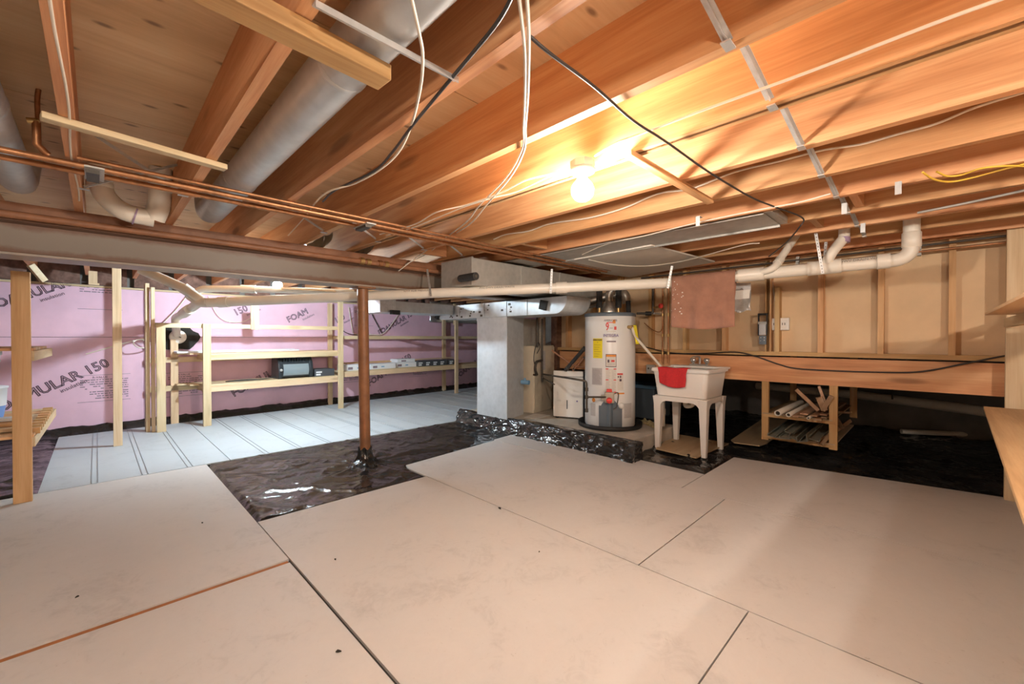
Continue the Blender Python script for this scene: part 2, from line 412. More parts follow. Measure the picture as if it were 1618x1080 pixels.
# ---- ceiling: subfloor sheets and joists
ceil = thing('ceiling', 'open joist ceiling with plywood subfloor', None, (0,0,1.86), kind='structure')
ys = [-3.2,-2.31,-1.09,.13,1.35,2.57,3.79,5.01,6.23,7.9]
for j in range(len(ys)-1):
    o0 = -3.0 + (1.22 if j % 2 else 0)
    cuts = [-3.0] + [c for c in (o0+.0, o0+2.44, o0+4.88, o0+7.32, o0+9.76) if -2.9 < c < 9.4] + [9.5]
    for k in range(len(cuts)-1):
        MB().box((cuts[k]+.002, ys[j]+.002, 2.095), (cuts[k+1]-.002, ys[j+1]-.002, 2.113)).build('plywood_sheet', 'plywood', ceil)
JX = [-.062 + .4065*i for i in range(-6, 19)]
JX = [x for x in JX if -2.95 < x < 7.4]
jm = None
for x in JX:
    x = x - (.004 if x < 0 else 0)
    if jm is None:
        jm = MB().box((-.019,-3.1,0),(.019,7.05,.235)).build('joist', 'fir_y', ceil, local=True); jm.location = (x,0,0)
    else: dup(jm, (x,0,0), ceil)
MB().box((1.525,-3.1,0),(1.563,7.05,.235)).build('joist', 'fir_y', ceil, local=True).location = (-.0,0,0)
for (x0, y0) in ((2.77,2.35),(3.18,.30),(3.58,2.1),(2.37,3.25),(3.58,.55)):           # solid blocking between joists
    MB().box((x0-.365,y0,.02),(x0-.02,y0+.038,.23)).build('blocking', 'fir_x', ceil, local=True)
# ---- back wall of pink foam (turned a little against the joists)
wb = thing('wall_back', 'far basement wall faced with pink foam insulation boards', None, (.26,7.08,0), rz=math.radians(4.2), kind='structure')
fx = [-3.2,-2.27,.17,2.61,5.05,7.49,9.4]
foams = []
for i in range(len(fx)-1):
    for (z0, z1) in ((.0,1.128),(1.132,1.72)):
        foams.append(MB().box((fx[i]+.002,0,z0),(fx[i+1]-.002,.05,z1)).build('foam_board', 'foam_pink', wb, local=True, bevel=.003))
MB().box((-3.4,.05,-.05),(9.6,.22,2.1)).build('concrete_wall', 'concrete_dark', wb, local=True)
MB().box((-3.4,-.005,1.722),(9.4,.06,1.745)).build('sill_plate', 'pine_x', wb, local=True)
for i in range(22):
    a = -3.2 + .4065*i
    MB().grid(lambda s, t: (a+.03+s*.34, -.02-.05*math.sin(math.pi*s)*math.sin(math.pi*t)-.02*noise.noise(Vector((s*5,t*5,i))), 1.75+t*.34), 10, 8).build('insulation_batt', 'batt_brown', wb, local=True)
def wtext(body, size, lx, z, ang=0, mat='print_ink', outline=False, par=None, bold=0.0, xs=1.0):
    par = par or wb
    return text('printed_text', body, size, Matrix.Translation((lx,-.003,z)) @ Matrix.Rotation(math.radians(90),4,'X') @ Matrix.Rotation(math.radians(ang),4,'Z'), mat, par, outline, True, bold, 0, xs)
fb = {}
for o in foams: pass
def foam_at(lx, z):
    i = max(k for k in range(len(fx)-1) if fx[k] <= lx); return foams[i*2 + (1 if z > 1.13 else 0)]
def big_print(lx, z, word='FOAMULAR 150', size=.15):
    p = foam_at(lx, z)
    wtext(word, size, lx, z, 28, 'print_ink', True, p, xs=1.0)
    wtext('insulation', size*.42, lx+.17, z-.015, 28, 'print_ink', False, p)
def small_print(lx, z, n=9, w_=.42):
    p = foam_at(lx, z); m = MB()
    m.box((lx-w_*.55,-.0015,z+.155),(lx+w_*.55,0,z+.159)); m.box((lx-w_*.55,-.0015,z-.16),(lx+w_*.55,0,z-.156))
    for k in range(n):
        zz = z + .10 - k*.026 - (.012 if k > 4 else 0); x = lx - w_*.5 + (.0 if k < 5 else .08)
        while x < lx + w_*.5:
            ln = random.uniform(.015,.06)
            if random.random() < .85: m.box((x,-.0015,zz-.005),(min(x+ln, lx+w_*.5),0,zz+.005))
            x += ln + .008
    m.build('printed_lines', 'print_grey', p, local=True)
    wtext('R-VALUE', .034, lx-.04, z+.128, 0, 'print_ink', False, p)
for (lx, z) in ((-.62,.58),(1.60,.55),(3.75,.52),(5.9,.5),(-1.9,.6)): big_print(lx, z)
for (lx, z, wd) in ((-.78,1.60,'FOAMULAR'),(1.25,1.52,'150'),(2.05,1.48,'FOAM'),(2.75,1.45,'150'),(3.9,1.42,'FOAMULAR 150')): big_print(lx, z, wd, .13)
for (lx, z) in ((-.19,.52),(.62,.50),(2.0,.5),(2.9,.5),(4.4,.5)): small_print(lx, z)
small_print(-.22,1.62, 3, .35); small_print(3.2,1.5,3,.35)
# ---- right wall: girder, plate, studs, tan sheathing; open crawl space below the girder
wr = thing('wall_right', 'low stud wall with tan sheathing standing on a timber girder', None, (4.6,0,0), kind='structure')
MB().box((4.69,-3.1,.955),(4.705,1.15,2.09)).build('sheathing_board', 'sheathing', wr)
MB().box((4.69,1.154,.955),(4.705,3.78,2.09)).build('sheathing_board', 'sheathing', wr)
MB().box((4.6,-3.1,.700),(4.64,3.7,.937)).build('girder', 'fir_y', wr)
MB().box((4.645,-3.1,.700),(4.685,3.7,.937)).build('girder', 'fir_y', wr)
MB().box((4.6,-3.1,.952),(4.69,3.78,.99)).build('sole_plate', 'stud_y', wr)
MB().box((4.6,-3.1,1.955),(4.69,3.78,1.993)).build('top_plate', 'stud_y', wr)
st = None
for y in [.732 - .4065*k for k in range(-7, 10)]:
    if st is None:
        st = MB().box((0,-.019,.99),(.089,.019,1.955)).build('stud', 'stud_z', wr, local=True); st.location = (0,y,0)
    else: dup(st, (0,y,0), wr)
MB().box((4.58,3.74,0),(4.70,3.84,2.09)).build('corner_post', 'rim_wood', wr)
# crawl space shell and outer walls
def wallbox(name, lo, hi, lab, mat='concrete_dark'):
    return tag(MB().box(lo, hi).build(name, mat), lab, kind='structure')
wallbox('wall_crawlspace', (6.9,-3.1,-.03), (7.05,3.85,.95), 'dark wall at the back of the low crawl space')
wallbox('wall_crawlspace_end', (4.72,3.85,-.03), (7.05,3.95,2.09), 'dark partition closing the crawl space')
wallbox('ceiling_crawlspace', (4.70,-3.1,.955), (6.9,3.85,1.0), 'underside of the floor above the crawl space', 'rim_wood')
wallbox('wall_left', (-3.1,-3.2,-.03), (-3.0,8.0,2.095), 'concrete wall at the left of the basement', 'concrete')
wallbox('wall_front', (-3.0,-3.3,-.03), (7.05,-3.2,2.095), 'concrete wall behind the viewer', 'concrete')
wallbox('wall_far_end', (8.9,3.9,-.03), (9.05,8.3,2.095), 'concrete wall at the far end beyond the furnace', 'concrete')

# ================================================================ BLACK FILM
def film(name, poly_fn, nu, nv, label, amp=.012, seed=0.0, f=1.6, base=-.008):
    def fn(s, t):
        x, y = poly_fn(s, t)
        return (x, y, -.022 if under_sheet(x, y) else base + max(0, wrinkle(x, y, amp, f, seed)))
    o = MB().grid(fn, nu, nv).build(name, 'black_film'); tag(o, label, 'plastic sheet'); return o
def quad(a, b, c, d):
    a, b, c, d = [Vector(q) for q in (a,b,c,d)]
    return lambda s, t: tuple((a*(1-s)*(1-t) + b*s*(1-t) + c*s*t + d*(1-s)*t))
cx, cy = 1.72, 3.60
def strip_fn(s, t):
    return .66 + s*2.99, 2.86 + t*1.75
def strip_z(s, t):
    x, y = strip_fn(s, t)
    d = math.hypot(x-cx, y-cy); a = math.atan2(y-cy, x-cx)
    fold = .020*math.exp(-d*1.9)*max(0, math.sin(a*9+1.2*math.sin(d*4)))
    z = -.008 + max(0, wrinkle(x, y, .016, 1.3, 3.0)) + fold + .07*math.exp(-(d/.075)**2)
    if under_sheet(x, y): z = -.022
    return (x, y, z)
o = MB().grid(strip_z, 150, 90).build('plastic_sheet', 'black_film'); tag(o, 'shiny black plastic sheet gathered around the foot of the steel column', 'plastic sheet')
film('plastic_sheet', quad((3.56,-2.9),(6.9,-2.9),(6.9,3.8),(3.56,1.95)), 150, 190, 'wide black plastic sheet covering the ground of the crawl space', .03, 9.0, 1.3)
film('plastic_sheet', quad((-2.6,4.42),(-.29,4.57),(-.27,7.0),(-2.6,6.9)), 50, 60, 'black plastic sheet under the shelf at the left corner', .02, 5.0, 1.6)
def edge_fn(s, t):
    lx = -2.9 + s*11.3; ly = -.42 + t*.414
    c, sn = math.cos(math.radians(4.2)), math.sin(math.radians(4.2))
    x, y = .26 + lx*c - ly*sn, 7.08 + lx*sn + ly*c
    z = -.009 + max(0, wrinkle(x, y, .02, 2.0, 13)) + (t > .74)*(t-.74)*.35
    return (x, y, -.022 if under_sheet(x, y) else min(z, .13))
o = MB().grid(edge_fn, 220, 12).build('plastic_sheet', 'black_film'); tag(o, 'long black plastic strip tucked along the foot of the pink wall', 'plastic sheet')

# ================================================================ STEEL BEAM, COLUMN, LAMPS
sb = thing('steel_beam', 'long rust-brown steel beam crossing under the joists', 'beam', (.3,3.63,1.57))
MB().box((-2.9,3.52,1.57),(4.55,3.74,1.585)).build('bottom_flange', 'flange_paint', sb, bevel=.003)
MB().box((-2.9,3.622,1.585),(4.55,3.638,1.757)).build('web', 'beam_paint', sb)
MB().box((-2.9,3.52,1.757),(4.55,3.74,1.772)).build('top_flange', 'beam_paint', sb, bevel=.003)
m = MB()
for s in (-1, 1):
    m.extrude([(-2.9,3.63+s*.008,1.585),(-2.9,3.63+s*.022,1.585),(-2.9,3.63+s*.008,1.60)], (7.45,0,0))
m.build('fillet', 'beam_paint', sb)
MB().box((-2.9,3.53,1.772),(4.55,3.73,1.815)).build('nailer_board', 'nailer_red', sb)
MB().box((-2.9,3.54,1.816),(4.55,3.72,1.859)).build('nailer_board', 'nailer_red', sb)
sc = thing('steel_column', 'round rust-brown steel column standing in black plastic', 'column', (1.72,3.62,0))
MB().tube([(1.72,3.62,0),(1.70,3.62,1.562)], .047, 28).build('shaft', 'column_rust', sc)
MB().box((1.62,3.53,1.558),(1.78,3.71,1.57)).build('cap_plate', 'column_rust', sc)
def film_boot(s, t):
    a = 2*math.pi*s; r = .050 + .012*max(0, math.sin(a*7+2*t)) + (1-t)**3*.05
    return (1.72+r*math.cos(a), 3.62+r*math.sin(a), .002+t*.13+.012*math.sin(a*5))
o = MB().grid(film_boot, 60, 10).build('film_boot', 'black_film', sc); o['label'] = 'black plastic wrapped around the column foot'

def lamp(name, label, c, mat, ceil_z, r=.047):
    t = thing(name, label, 'light bulb', (c[0], c[1], ceil_z))
    prof = []
    for k in range(0, 13):
        a = -math.pi/2 + k/12*math.pi*.80
        prof.append((max(.0005, r*math.cos(a)), r*math.sin(a)))
    prof += [(.021, r*1.05),(.017, r*1.35)]
    MB().lathe(prof, c, 24).build('bulb', mat, t)
    zt = c[2] + r*1.35
    MB().lathe([(.02, zt-.012),(.024, zt),(.05, zt+.012),(.052, zt+.022),(.03, zt+.026)], (c[0],c[1],0), 28).build('porcelain_socket', 'enamel_white', t)
    MB().lathe([(.05, zt+.026),(.052, zt+.03),(.052, ceil_z)], (c[0],c[1],0), 8, None, False).build('junction_box', 'galv_dull', t)
    return t
lamp('ceiling_lamp', 'bare warm bulb in a white socket under the joists', (1.455,1.05,1.738), 'bulb_warm', 1.86)
lamp('ceiling_lamp', 'bare cool white bulb just behind the steel beam', (1.45,5.2,1.71), 'bulb_cool', 1.86)
lamp('ceiling_lamp', 'added warm fill bulb, out of view at the near end of the basement', (-.45,-.75,1.742), 'fill_bulb_rear', 1.86)  # added out of view to brighten the left ceiling and joist faces

lamp('ceiling_lamp', 'added warm fill bulb, out of view behind the plywood bench', (1.4,-1.5,1.742), 'fill_bulb_side', 1.86)  # second added bulb, lifts the right wall, sink and heater

# ================================================================ CEILING SERVICES
# round ducts between the joists
rd = thing('round_duct', 'thick round galvanized duct running between the joists', 'duct', (.56,1.5,1.93))
MB().tube(bend([(.54,-3.0,1.95),(.54,3.05,1.95),(.54,3.40,1.95),(.54,3.44,2.09)],.10,8), .077, 36).build('pipe', 'galvanized', rd)
for y in (.05,1.28,2.55): MB().lathe([(.0775,-.012),(.0795,-.008),(.0795,.008),(.0775,.012)], (.54,y,1.95), 36, Matrix.Rotation(math.pi/2,4,'X')).build('seam_ring', 'galvanized', rd)
rd = thing('round_duct', 'round galvanized duct at the upper left corner', 'duct', (-.3,2.5,1.93))
MB().tube(bend([(-.28,.6,1.93),(-.28,2.9,1.93),(-.28,3.38,1.93),(-.27,3.44,2.08)],.12,8), .068, 32).build('pipe', 'galvanized', rd)
MB().lathe([(.0685,-.012),(.071,-.008),(.071,.008),(.0685,.012)], (-.28,2.3,1.93), 32, Matrix.Rotation(math.pi/2,4,'X')).build('seam_ring', 'galvanized', rd)
# copper water lines below the joists
for (y, z, r, x0, lab) in ((2.50,1.838,.0125,-2.9,'upper copper water pipe of the pair slung under the joists'),(2.585,1.833,.0125,-2.9,'nearer-to-beam copper water pipe of the pair slung under the joists'),(2.45,1.849,.008,-.05,'thin copper pipe alongside the copper pair under the joists')):
    t = thing('copper_pipe', lab, 'pipe', (x0,y,z), 'copper pipes under the joists')
    MB().tube([(x0,y,z),(3.95,y+.03,z)], r, 12).build('tube', 'copper', t)
    for x in ((.33,1.9,3.0) if r > .01 else (1.1,)):
        MB().tube([(x-.03,y+.03*(x-x0)/(3.95-x0),z),(x+.03,y+.03*(x-x0)/(3.95-x0),z)], r*1.18, 12).build('coupling', 'copper', t)
for (x, lab) in ((1.22,'dark pipe clamp holding the copper pipes in the middle'),(.02,'galvanized hanger holding the copper pipes at the left')):
    t = thing('pipe_clamp', lab, 'clamp', (x,2.55,1.84))
    MB().box((x-.05,2.43,1.815),(x+.01,2.62,1.822)).build('strap', 'galv_dull', t)
    MB().box((x-.045,2.46,1.80),(x-.005,2.60,1.816)).build('saddle', 'dark_iron', t)
for p in ((.72,3.0),(1.13,3.0),(2.0,2.97)):
    pass
cable('copper_stub', bend([(-0.157, 2.5, 1.978), (-0.16, 2.5, 2.076), (-0.136, 2.45, 2.163), (-0.112, 2.3, 2.12)],.05), .008, 'copper', 'thin copper stub bending up beside the left joist', 'pipe')
t = thing('copper_valve', 'brass shut-off valve on copper pipe at upper left', 'valve', (-0.163, 2.5, 1.926))
MB().tube([(-0.162, 2.5, 1.971), (-0.161, 2.5, 1.882), (-0.134, 2.52, 1.857)], .013, 12).build('elbow', 'copper', t)
MB().tube([(-0.187, 2.5, 1.967), (-0.154, 2.5, 1.974)], .012, 10).build('handle', 'brass', t)
# gas line along the beam top
t = thing('gas_pipe', 'dark iron pipe with brass fittings along the beam top', 'pipe', (2.0,3.47,1.79))
MB().tube([(-2.8,3.485,1.785),(3.2,3.485,1.775)], .021, 12).build('tube', 'nailer_red', t)
for (u, rr, mt) in ((1.63,.030,'brass'),(1.69,.028,'brass'),(1.80,.028,'copper'),(1.86,.026,'brass')):
    MB().tube([(u-.018,3.485,1.781),(u+.018,3.485,1.781)], rr, 14).build('fitting', mt, t)
# PVC trap and wye at the left bay
t = thing('pvc_trap', 'cream PVC drain trap hanging between the left joists', 'pipe', (0.212, 3.28, 1.823))
MB().tube(bend([(0.022, 3.28, 2.076), (0.026, 3.28, 1.926), (0.108, 3.28, 1.838), (0.249, 3.28, 1.83)],.09,8), .050, 20).build('trap', 'pvc_white', t)
MB().tube(bend([(0.249, 3.28, 1.83), (0.273, 3.25, 1.904), (0.271, 3.15, 2.11)],.06,6), .054, 20).build('riser', 'pvc_white', t)
MB().lathe([(.055,-.015),(.058,-.012),(.058,.012),(.055,.015)], (0.021, 3.28, 1.971), 20).build('collar', 'pvc_white', t)
MB().tube([(0.162, 3.28, 1.831), (0.17, 3.28, 1.829)], .0535, 20).build('joint_line', 'primer_purple', t)
MB().tube([(0.298, 3.2, 1.972), (0.298, 3.2, 1.991)], .060, 20).build('collar', 'pvc_white', t)
# boards nailed below the joists
def plank(name, p0, p1, w_, th, mat, label, up=(0,0,1), cat='board'):
    o = MB().bar(p0, p1, w_, th, up).build(name, mat, None, bevel=.003); tag(o, label, cat); return o
plank('wood_strip', (-.125,2.07,1.848), (.40,2.15,1.848), .045, .022, 'pine_x', 'short pale pine strip nailed below the two left joists')
plank('wood_strip', (.02,1.045,1.836), (.57,1.075,1.836), .07, .042, 'stud_x', 'pine two-by-four nailed across the joists at the top left')
plank('wood_strip', (1.50,.865,1.85), (2.35,.86,1.85), .036, .022, 'stud_x', 'narrow wood brace nailed below the joists beside the bulb')
# steel cross bridging between joists
def bridging(i, x_lo, y_lo, x_hi, y_hi, lab, wd=.018):
    t = thing('bridging_strap', lab, 'metal strap', (x_lo,y_lo,1.87), 'steel bridging straps between joists')
    d = .02 if x_hi < x_lo else -.02
    MB().bar((x_lo,y_lo,1.868),(x_hi,y_hi,2.075), wd, .003, (0,1,0) if False else (1,0,.8)).build('strap', 'zinc', t)
    MB().bar((x_lo,y_lo,1.868),(x_hi,y_hi,2.075), .004, .014, (1,0,.8)).build('rib', 'zinc', t)
    MB().box((x_lo-.022,y_lo-.012,1.855),(x_lo+.022,y_lo+.012,1.859)).build('foot_tab', 'zinc', t)
nth = ['first','second','third','fourth','fifth','sixth','seventh','eighth','ninth','tenth','eleventh','twelfth']
R = [x for x in JX if .6 < x < 4.4]
for k in range(len(R)-1):
    bridging(k, R[k+1]-.02, .375, R[k]+.02, .43, 'steel strap in the near bridging row, %s bay right of the round duct' % nth[k], .024)
for k in range(4):
    bridging(k, R[k+1]-.02, 3.02, R[k]+.02, 3.06, 'thin steel strap near the beam, %s bay right of the round duct' % nth[k], .010)
bridging(30, .325, 2.75, -.04, 2.72, 'thin steel strap above the short pine strip, falling rightward', .010)
bridging(31, -.04, 2.98, .325, 2.95, 'thin steel strap above the PVC trap, falling leftward', .010)
t = thing('duct_strap', 'flat steel angle crossing below the round duct at the top', 'metal strap', (.54,.97,1.85))
MB().bar((.345,.968,1.856),(.735,.968,1.856), .022, .004).build('flat', 'zinc', t); MB().bar((.345,.958,1.849),(.735,.958,1.849), .003, .014).build('lip', 'zinc', t)
# sheet-metal panning under one joist bay
t = thing('metal_pan', 'grey sheet-metal return pan closing one joist bay', 'duct', (2.96,1.8,1.86))
MB().box((2.79,.72,1.853),(3.17,3.4,1.857)).build('sheet', 'galv_dull', t)
MB().box((2.79,.72,1.846),(2.80,3.4,1.857)).build('flange', 'galv_dull', t)
MB().box((3.155,.72,1.840),(3.17,3.4,1.857)).build('flange', 'galv_dull', t)
MB().box((2.806,.68,1.858),(3.167,.722,1.90)).build('end_cap', 'galv_dull', t)
# drywall patch on the joists above the heater
t = thing('drywall_panel', 'plain drywall sheet screwed below the joists above the water heater', 'drywall', (3.8,2,1.85))
MB().plate([(3.20,2.75),(3.12,1.58),(4.22,1.50),(4.55,2.6)], 1.845, 1.858).build('panel', 'drywall', t)
MB().bar((3.19,2.74,1.851),(3.112,1.58,1.851), .02, .016).build('torn_edge', 'drywall_edge', t)
# hangers
for (p, lab) in (((2.728, 0.133, 1.85),'right of the metal pan'),((2.948, 0.362, 1.85),'behind the metal pan'),((3.546, 0.34, 1.85),'beside the tall drain elbow'),((2.627, 1.026, 1.85),'above the black cable')):
    t = thing('joist_clip', 'small galvanized clip on a joist bottom ' + lab, 'metal clip', p)
    MB().box((p[0]-.02,p[1]-.012,1.856),(p[0]+.02,p[1]+.012,1.860)).build('plate', 'zinc', t)
    MB().box((p[0]-.024,p[1]-.012,1.80),(p[0]-.021,p[1]+.012,1.86)).build('leg', 'zinc', t)
# ---- cables
W = 'cable_white'; B = 'cable_black'
cable('white_cable', [(0.581, 0.572, 1.8), (0.737, 0.701, 1.81), (0.877, 0.834, 1.815), (1.026, 0.982, 1.83), (1.183, 1.14, 1.853), (1.335, 1.386, 1.852), (1.51, 1.785, 1.85), (1.671, 2.111, 1.85), (2.067, 3, 1.921), (2.068, 3.3, 1.855), (1.985, 3.49, 1.736)], .0042, W, 'left white cable of the pair drooping in the centre', 'cable', 'white cables')
cable('white_cable', [(0.592, 0.56, 1.8), (0.713, 0.665, 1.81), (0.883, 0.828, 1.815), (1.031, 0.978, 1.83), (1.192, 1.138, 1.85), (1.34, 1.366, 1.848), (1.512, 1.718, 1.846), (1.71, 2.115, 1.85), (2.165, 3, 1.975), (2.169, 3.3, 1.897), (2.051, 3.49, 1.802)], .0042, W, 'right white cable of the pair drooping in the centre', 'cable', 'white cables')
cable('white_cable', [(0.444, 0.741, 1.82), (0.522, 0.826, 1.81), (0.575, 0.893, 1.81), (0.657, 1.033, 1.825), (0.777, 1.278, 1.852), (0.838, 1.471, 1.84), (0.868, 1.683, 1.84), (0.868, 1.931, 1.845), (0.829, 2.213, 1.85), (1.065, 3.2, 1.977), (1.035, 3.45, 1.892)], .0042, W, 'white cable hanging left of centre tied to the black cable', 'cable', 'white cables')
cable('black_cable', [(0.614, 0.591, 1.85), (0.662, 0.709, 1.85), (0.696, 0.865, 1.85), (0.727, 1.023, 1.85), (0.78, 1.283, 1.85), (0.823, 1.492, 1.842), (0.863, 1.729, 1.846), (0.845, 2.093, 1.85), (0.879, 2.347, 1.86)], .0052, B, 'black cable following the joist edge left of centre')
cable('black_cable', [(0.753, 0.698, 1.85), (0.824, 0.694, 1.84), (1.024, 0.696, 1.84), (1.282, 0.72, 1.848), (1.48, 0.704, 1.84), (1.843, 0.707, 1.845), (2.125, 0.699, 1.848), (2.44, 0.678, 1.848), (2.692, 0.637, 1.848), (3.059, 0.579, 1.85), (3.095, 0.605, 1.8), (3.335, 0.731, 1.76), (3.647, 0.903, 1.74)], .0045, B, 'thin black cable crossing under the joists to the drain pipe')
cable('white_cable', [(1.427, 0.969, 1.85), (1.395, 0.849, 1.853), (1.396, 0.784, 1.853), (1.394, 0.556, 1.853), (1.399, 0.374, 1.853), (1.401, 0.222, 1.853), (1.396, 0.093, 1.853), (1.394, -0.015, 1.853), (1.398, -0.109, 1.853)], .0045, W, 'white cable running right from the warm bulb along a joist', 'cable', 'white cables')
cable('white_cable', [(1.46, 1.104, 1.85), (1.448, 1.218, 1.851), (1.416, 1.344, 1.848), (1.443, 1.544, 1.845), (1.448, 1.83, 1.85), (1.403, 2.036, 1.846), (1.457, 2.323, 1.85), (1.45, 2.548, 1.85), (1.446, 2.805, 1.86)], .0042, W, 'upper white cable running left from the warm bulb', 'cable', 'white cables')
cable('white_cable', [(1.472, 1.114, 1.848), (1.457, 1.218, 1.848), (1.487, 1.476, 1.845), (1.472, 1.622, 1.848), (1.458, 1.843, 1.848), (1.466, 2.062, 1.846), (1.49, 2.453, 1.848), (1.48, 2.777, 1.852)], .0042, W, 'lower white cable running left from the warm bulb', 'cable', 'white cables')
cable('white_cable', [(2.34, 2.58, 1.934), (2.34, 2.429, 1.949), (2.34, 2.187, 1.931), (2.34, 1.968, 1.946), (2.34, 1.639, 1.92), (2.34, 1.378, 1.927), (2.34, 1.15, 1.962), (2.34, 0.959, 1.943), (2.34, 0.739, 1.972), (2.34, 0.541, 1.969), (2.34, 0.368, 1.968), (2.34, 0.235, 1.951), (2.34, 0.111, 1.954), (2.34, 0.006, 1.957), (2.34, -0.096, 1.98), (2.34, -0.211, 1.988)], .005, W, 'long white cable waving along the side of a joist at right', 'cable', 'white cables')
cable('white_cable', [(3.025, 2.184, 1.848), (2.819, 1.797, 1.848), (2.777, 1.458, 1.846), (2.699, 1.073, 1.846), (2.674, 0.711, 1.846), (2.689, 0.532, 1.848), (2.671, 0.387, 1.856)], .004, 'cable_white', 'white cable edging the grey metal pan', 'cable', 'white cables')
cable('white_cable', [(3.217, 2.252, 1.838), (3.616, 2.233, 1.838), (3.904, 2.05, 1.838), (3.899, 1.666, 1.838), (3.583, 1.083, 1.84), (3.615, 0.959, 1.845)], .004, W, 'white cable crossing under the drywall sheet', 'cable', 'white cables')
cable('yellow_cable', [(2.631, 0.049, 1.86), (2.744, 0.015, 1.85), (2.834, -0.037, 1.848), (2.847, -0.097, 1.85), (2.814, -0.181, 1.852), (2.778, -0.282, 1.853)], .0045, 'cable_yellow', 'lower yellow cable looping between the right joists', 'cable', 'yellow cables')
cable('yellow_cable', [(2.683, 0.005, 1.865), (2.754, -0.029, 1.855), (2.768, -0.075, 1.852), (2.723, -0.13, 1.852), (2.752, -0.203, 1.85), (2.849, -0.289, 1.85)], .0045, 'cable_yellow', 'upper yellow cable looping between the right joists', 'cable', 'yellow cables')
cable('conduit', [(3.413, 0.083, 1.85), (3.352, -0.115, 1.85), (3.255, -0.341, 1.85)], .007, 'galv_dull', 'thin grey conduit under the joists at right', 'pipe')
pl = [(.005*math.sin(k*.9)-.062, -.6+k*.16, 1.8555) for k in range(0, 25)]
cable('white_cable', pl, .0035, W, 'wavy white cable stapled below the leftmost joist', 'cable', 'white cables')
# ---- main PVC drain
A_, B_, C_ = (3.906, 0.124, 1.655), (3.658, 1.676, 1.611), (0.769, 4.9, 1.457)
def mixp(a, b, t): return tuple(a[i]*(1-t)+b[i]*t for i in range(3))
dp = thing('drain_pipe', 'long cream PVC drain pipe slung below the joists and beam', 'pipe', A_)
MB().tube(bend([(A_[0]+.02,A_[1]-.0,1.95),(A_[0]+.02,A_[1],A_[2]+.0),B_],.10,8)[:-1] + [B_], .0445, 24).build('run', 'pvc_white', dp)
MB().tube([B_, C_], .0445, 24).build('run', 'pvc_white', dp)
MB().lathe([(.0445,-.06),(.051,-.055),(.051,.04),(.0445,.045)], (A_[0]+.02,A_[1],A_[2]+.135), 24).build('collar', 'pvc_white', dp)
def collar(a, b, t, ln=.07, r=.052, mt='pvc_white'):
    p = mixp(a, b, t); d = (Vector(b)-Vector(a)).normalized()*ln/2
    MB().tube([Vector(p)-d, Vector(p)+d], r, 24).build('collar', mt, dp)
collar(A_, B_, .09, .07)
def frac(u0, u1, u, z0, z1): return u
V = lambda q: Vector(q)
for (t_, ln) in ((.30,.20),(.60,.18)): collar(A_, B_, t_, ln)
for (t_, ln) in ((.225,.10),(.965,.10)): collar(B_, C_, t_, ln)
def branch(p0, p1, p2, r, name='branch', mt='pvc_white'):
    MB().tube(bend([p0,p1,p2],.05,6), r, 20).build(name, mt, dp)
w1 = mixp(A_, B_, .60); branch(w1, (3.727, 0.892, 1.652), (3.972, 0.793, 1.935), .027)
MB().tube([(3.771, 0.877, 1.699), (3.812, 0.865, 1.737)], .032, 18).build('collar', 'pvc_white', dp)
w2 = mixp(A_, B_, .30); branch(w2, (3.792, 0.547, 1.725), (3.851, 0.49, 1.826), .034); branch((3.845, 0.496, 1.812), (3.864, 0.477, 1.849), (3.865, 0.477, 1.954), .034)
MB().tube([(3.861, 0.48, 1.812), (3.864, 0.477, 1.849)], .038, 18).build('primer_ring', 'primer_purple', dp)
# left end: wye, cleanout run to the wall, riser
branch(C_, (0.714, 4.996, 1.459), (0.65, 5.103, 1.536), .046, 'wye')
branch((0.723, 4.988, 1.484), (0.592, 5.02, 1.591), (0.293, 5.135, 1.75), .044, 'riser')
MB().tube([(0.649, 5.02, 1.548), (0.587, 5.025, 1.597)], .051, 20).build('collar', 'pvc_white', dp)
MB().tube(bend([(0.714, 4.996, 1.471), (0.696, 5.646, 1.402), (0.691, 6.565, 1.365), (0.749, 6.998, 1.167)],.10,8), .044, 20).build('outlet', 'pvc_white', dp)
MB().tube([(0.684, 5.377, 1.415), (0.667, 5.675, 1.382)], .051, 20).build('collar', 'pvc_white', dp)
dd = (Vector(B_)-Vector(A_)).normalized(); upv = Vector((0,0,1))
toc = (Vector((0,0,1.12))-Vector(mixp(A_,B_,.45))); toc -= dd*toc.dot(dd); toc.normalize()
rt = -dd if False else dd
for (s_, t_, a, b) in (('NOT FOR PRESSURE',.70,A_,B_),('PVC-DWV DRAIN WASTE',.18,A_,B_),('NOT FOR PRESSURE',.53,B_,C_),('PVC-DWV DRAIN WASTE',.36,B_,C_)):
    d = (Vector(a)-Vector(b)).normalized(); p = Vector(mixp(a,b,t_)); n_ = Vector((0,0,1.12))-p; n_ -= d*n_.dot(d); n_.normalize()
    n2 = (n_*.8 + Vector((0,0,.55))).normalized()
    text('pipe_print', s_, .028, frame(p + n2*.0455, d, n2.cross(d)), 'pvc_line', dp, local=False)
def strap(p_top, p_bot, lab, wd=.018, mt='zinc'):
    t = thing('pipe_strap', lab, 'metal strap', p_bot)
    a, b = Vector(p_top), Vector(p_bot); vd = (Vector((0,0,1.12))-b).normalized()
    MB().bar(a, b, wd, .0015, vd).build('band', mt, t)
    m = MB(); n_ = int((a-b).length/.022)
    for k in range(n_):
        q = a.lerp(b, (k+.5)/n_); m.bar(q-vd*.0011, q+vd*.0014, .006, .006)
    m.build('holes', 'dark_iron', t)
strap((3.654, 0.616, 1.895), (3.69, 0.575, 1.579), 'perforated strap, longer of two at the right end of the drain')
strap((3.856, 0.583, 1.832), (3.817, 0.591, 1.594), 'perforated strap, shorter of two at the right end of the drain')
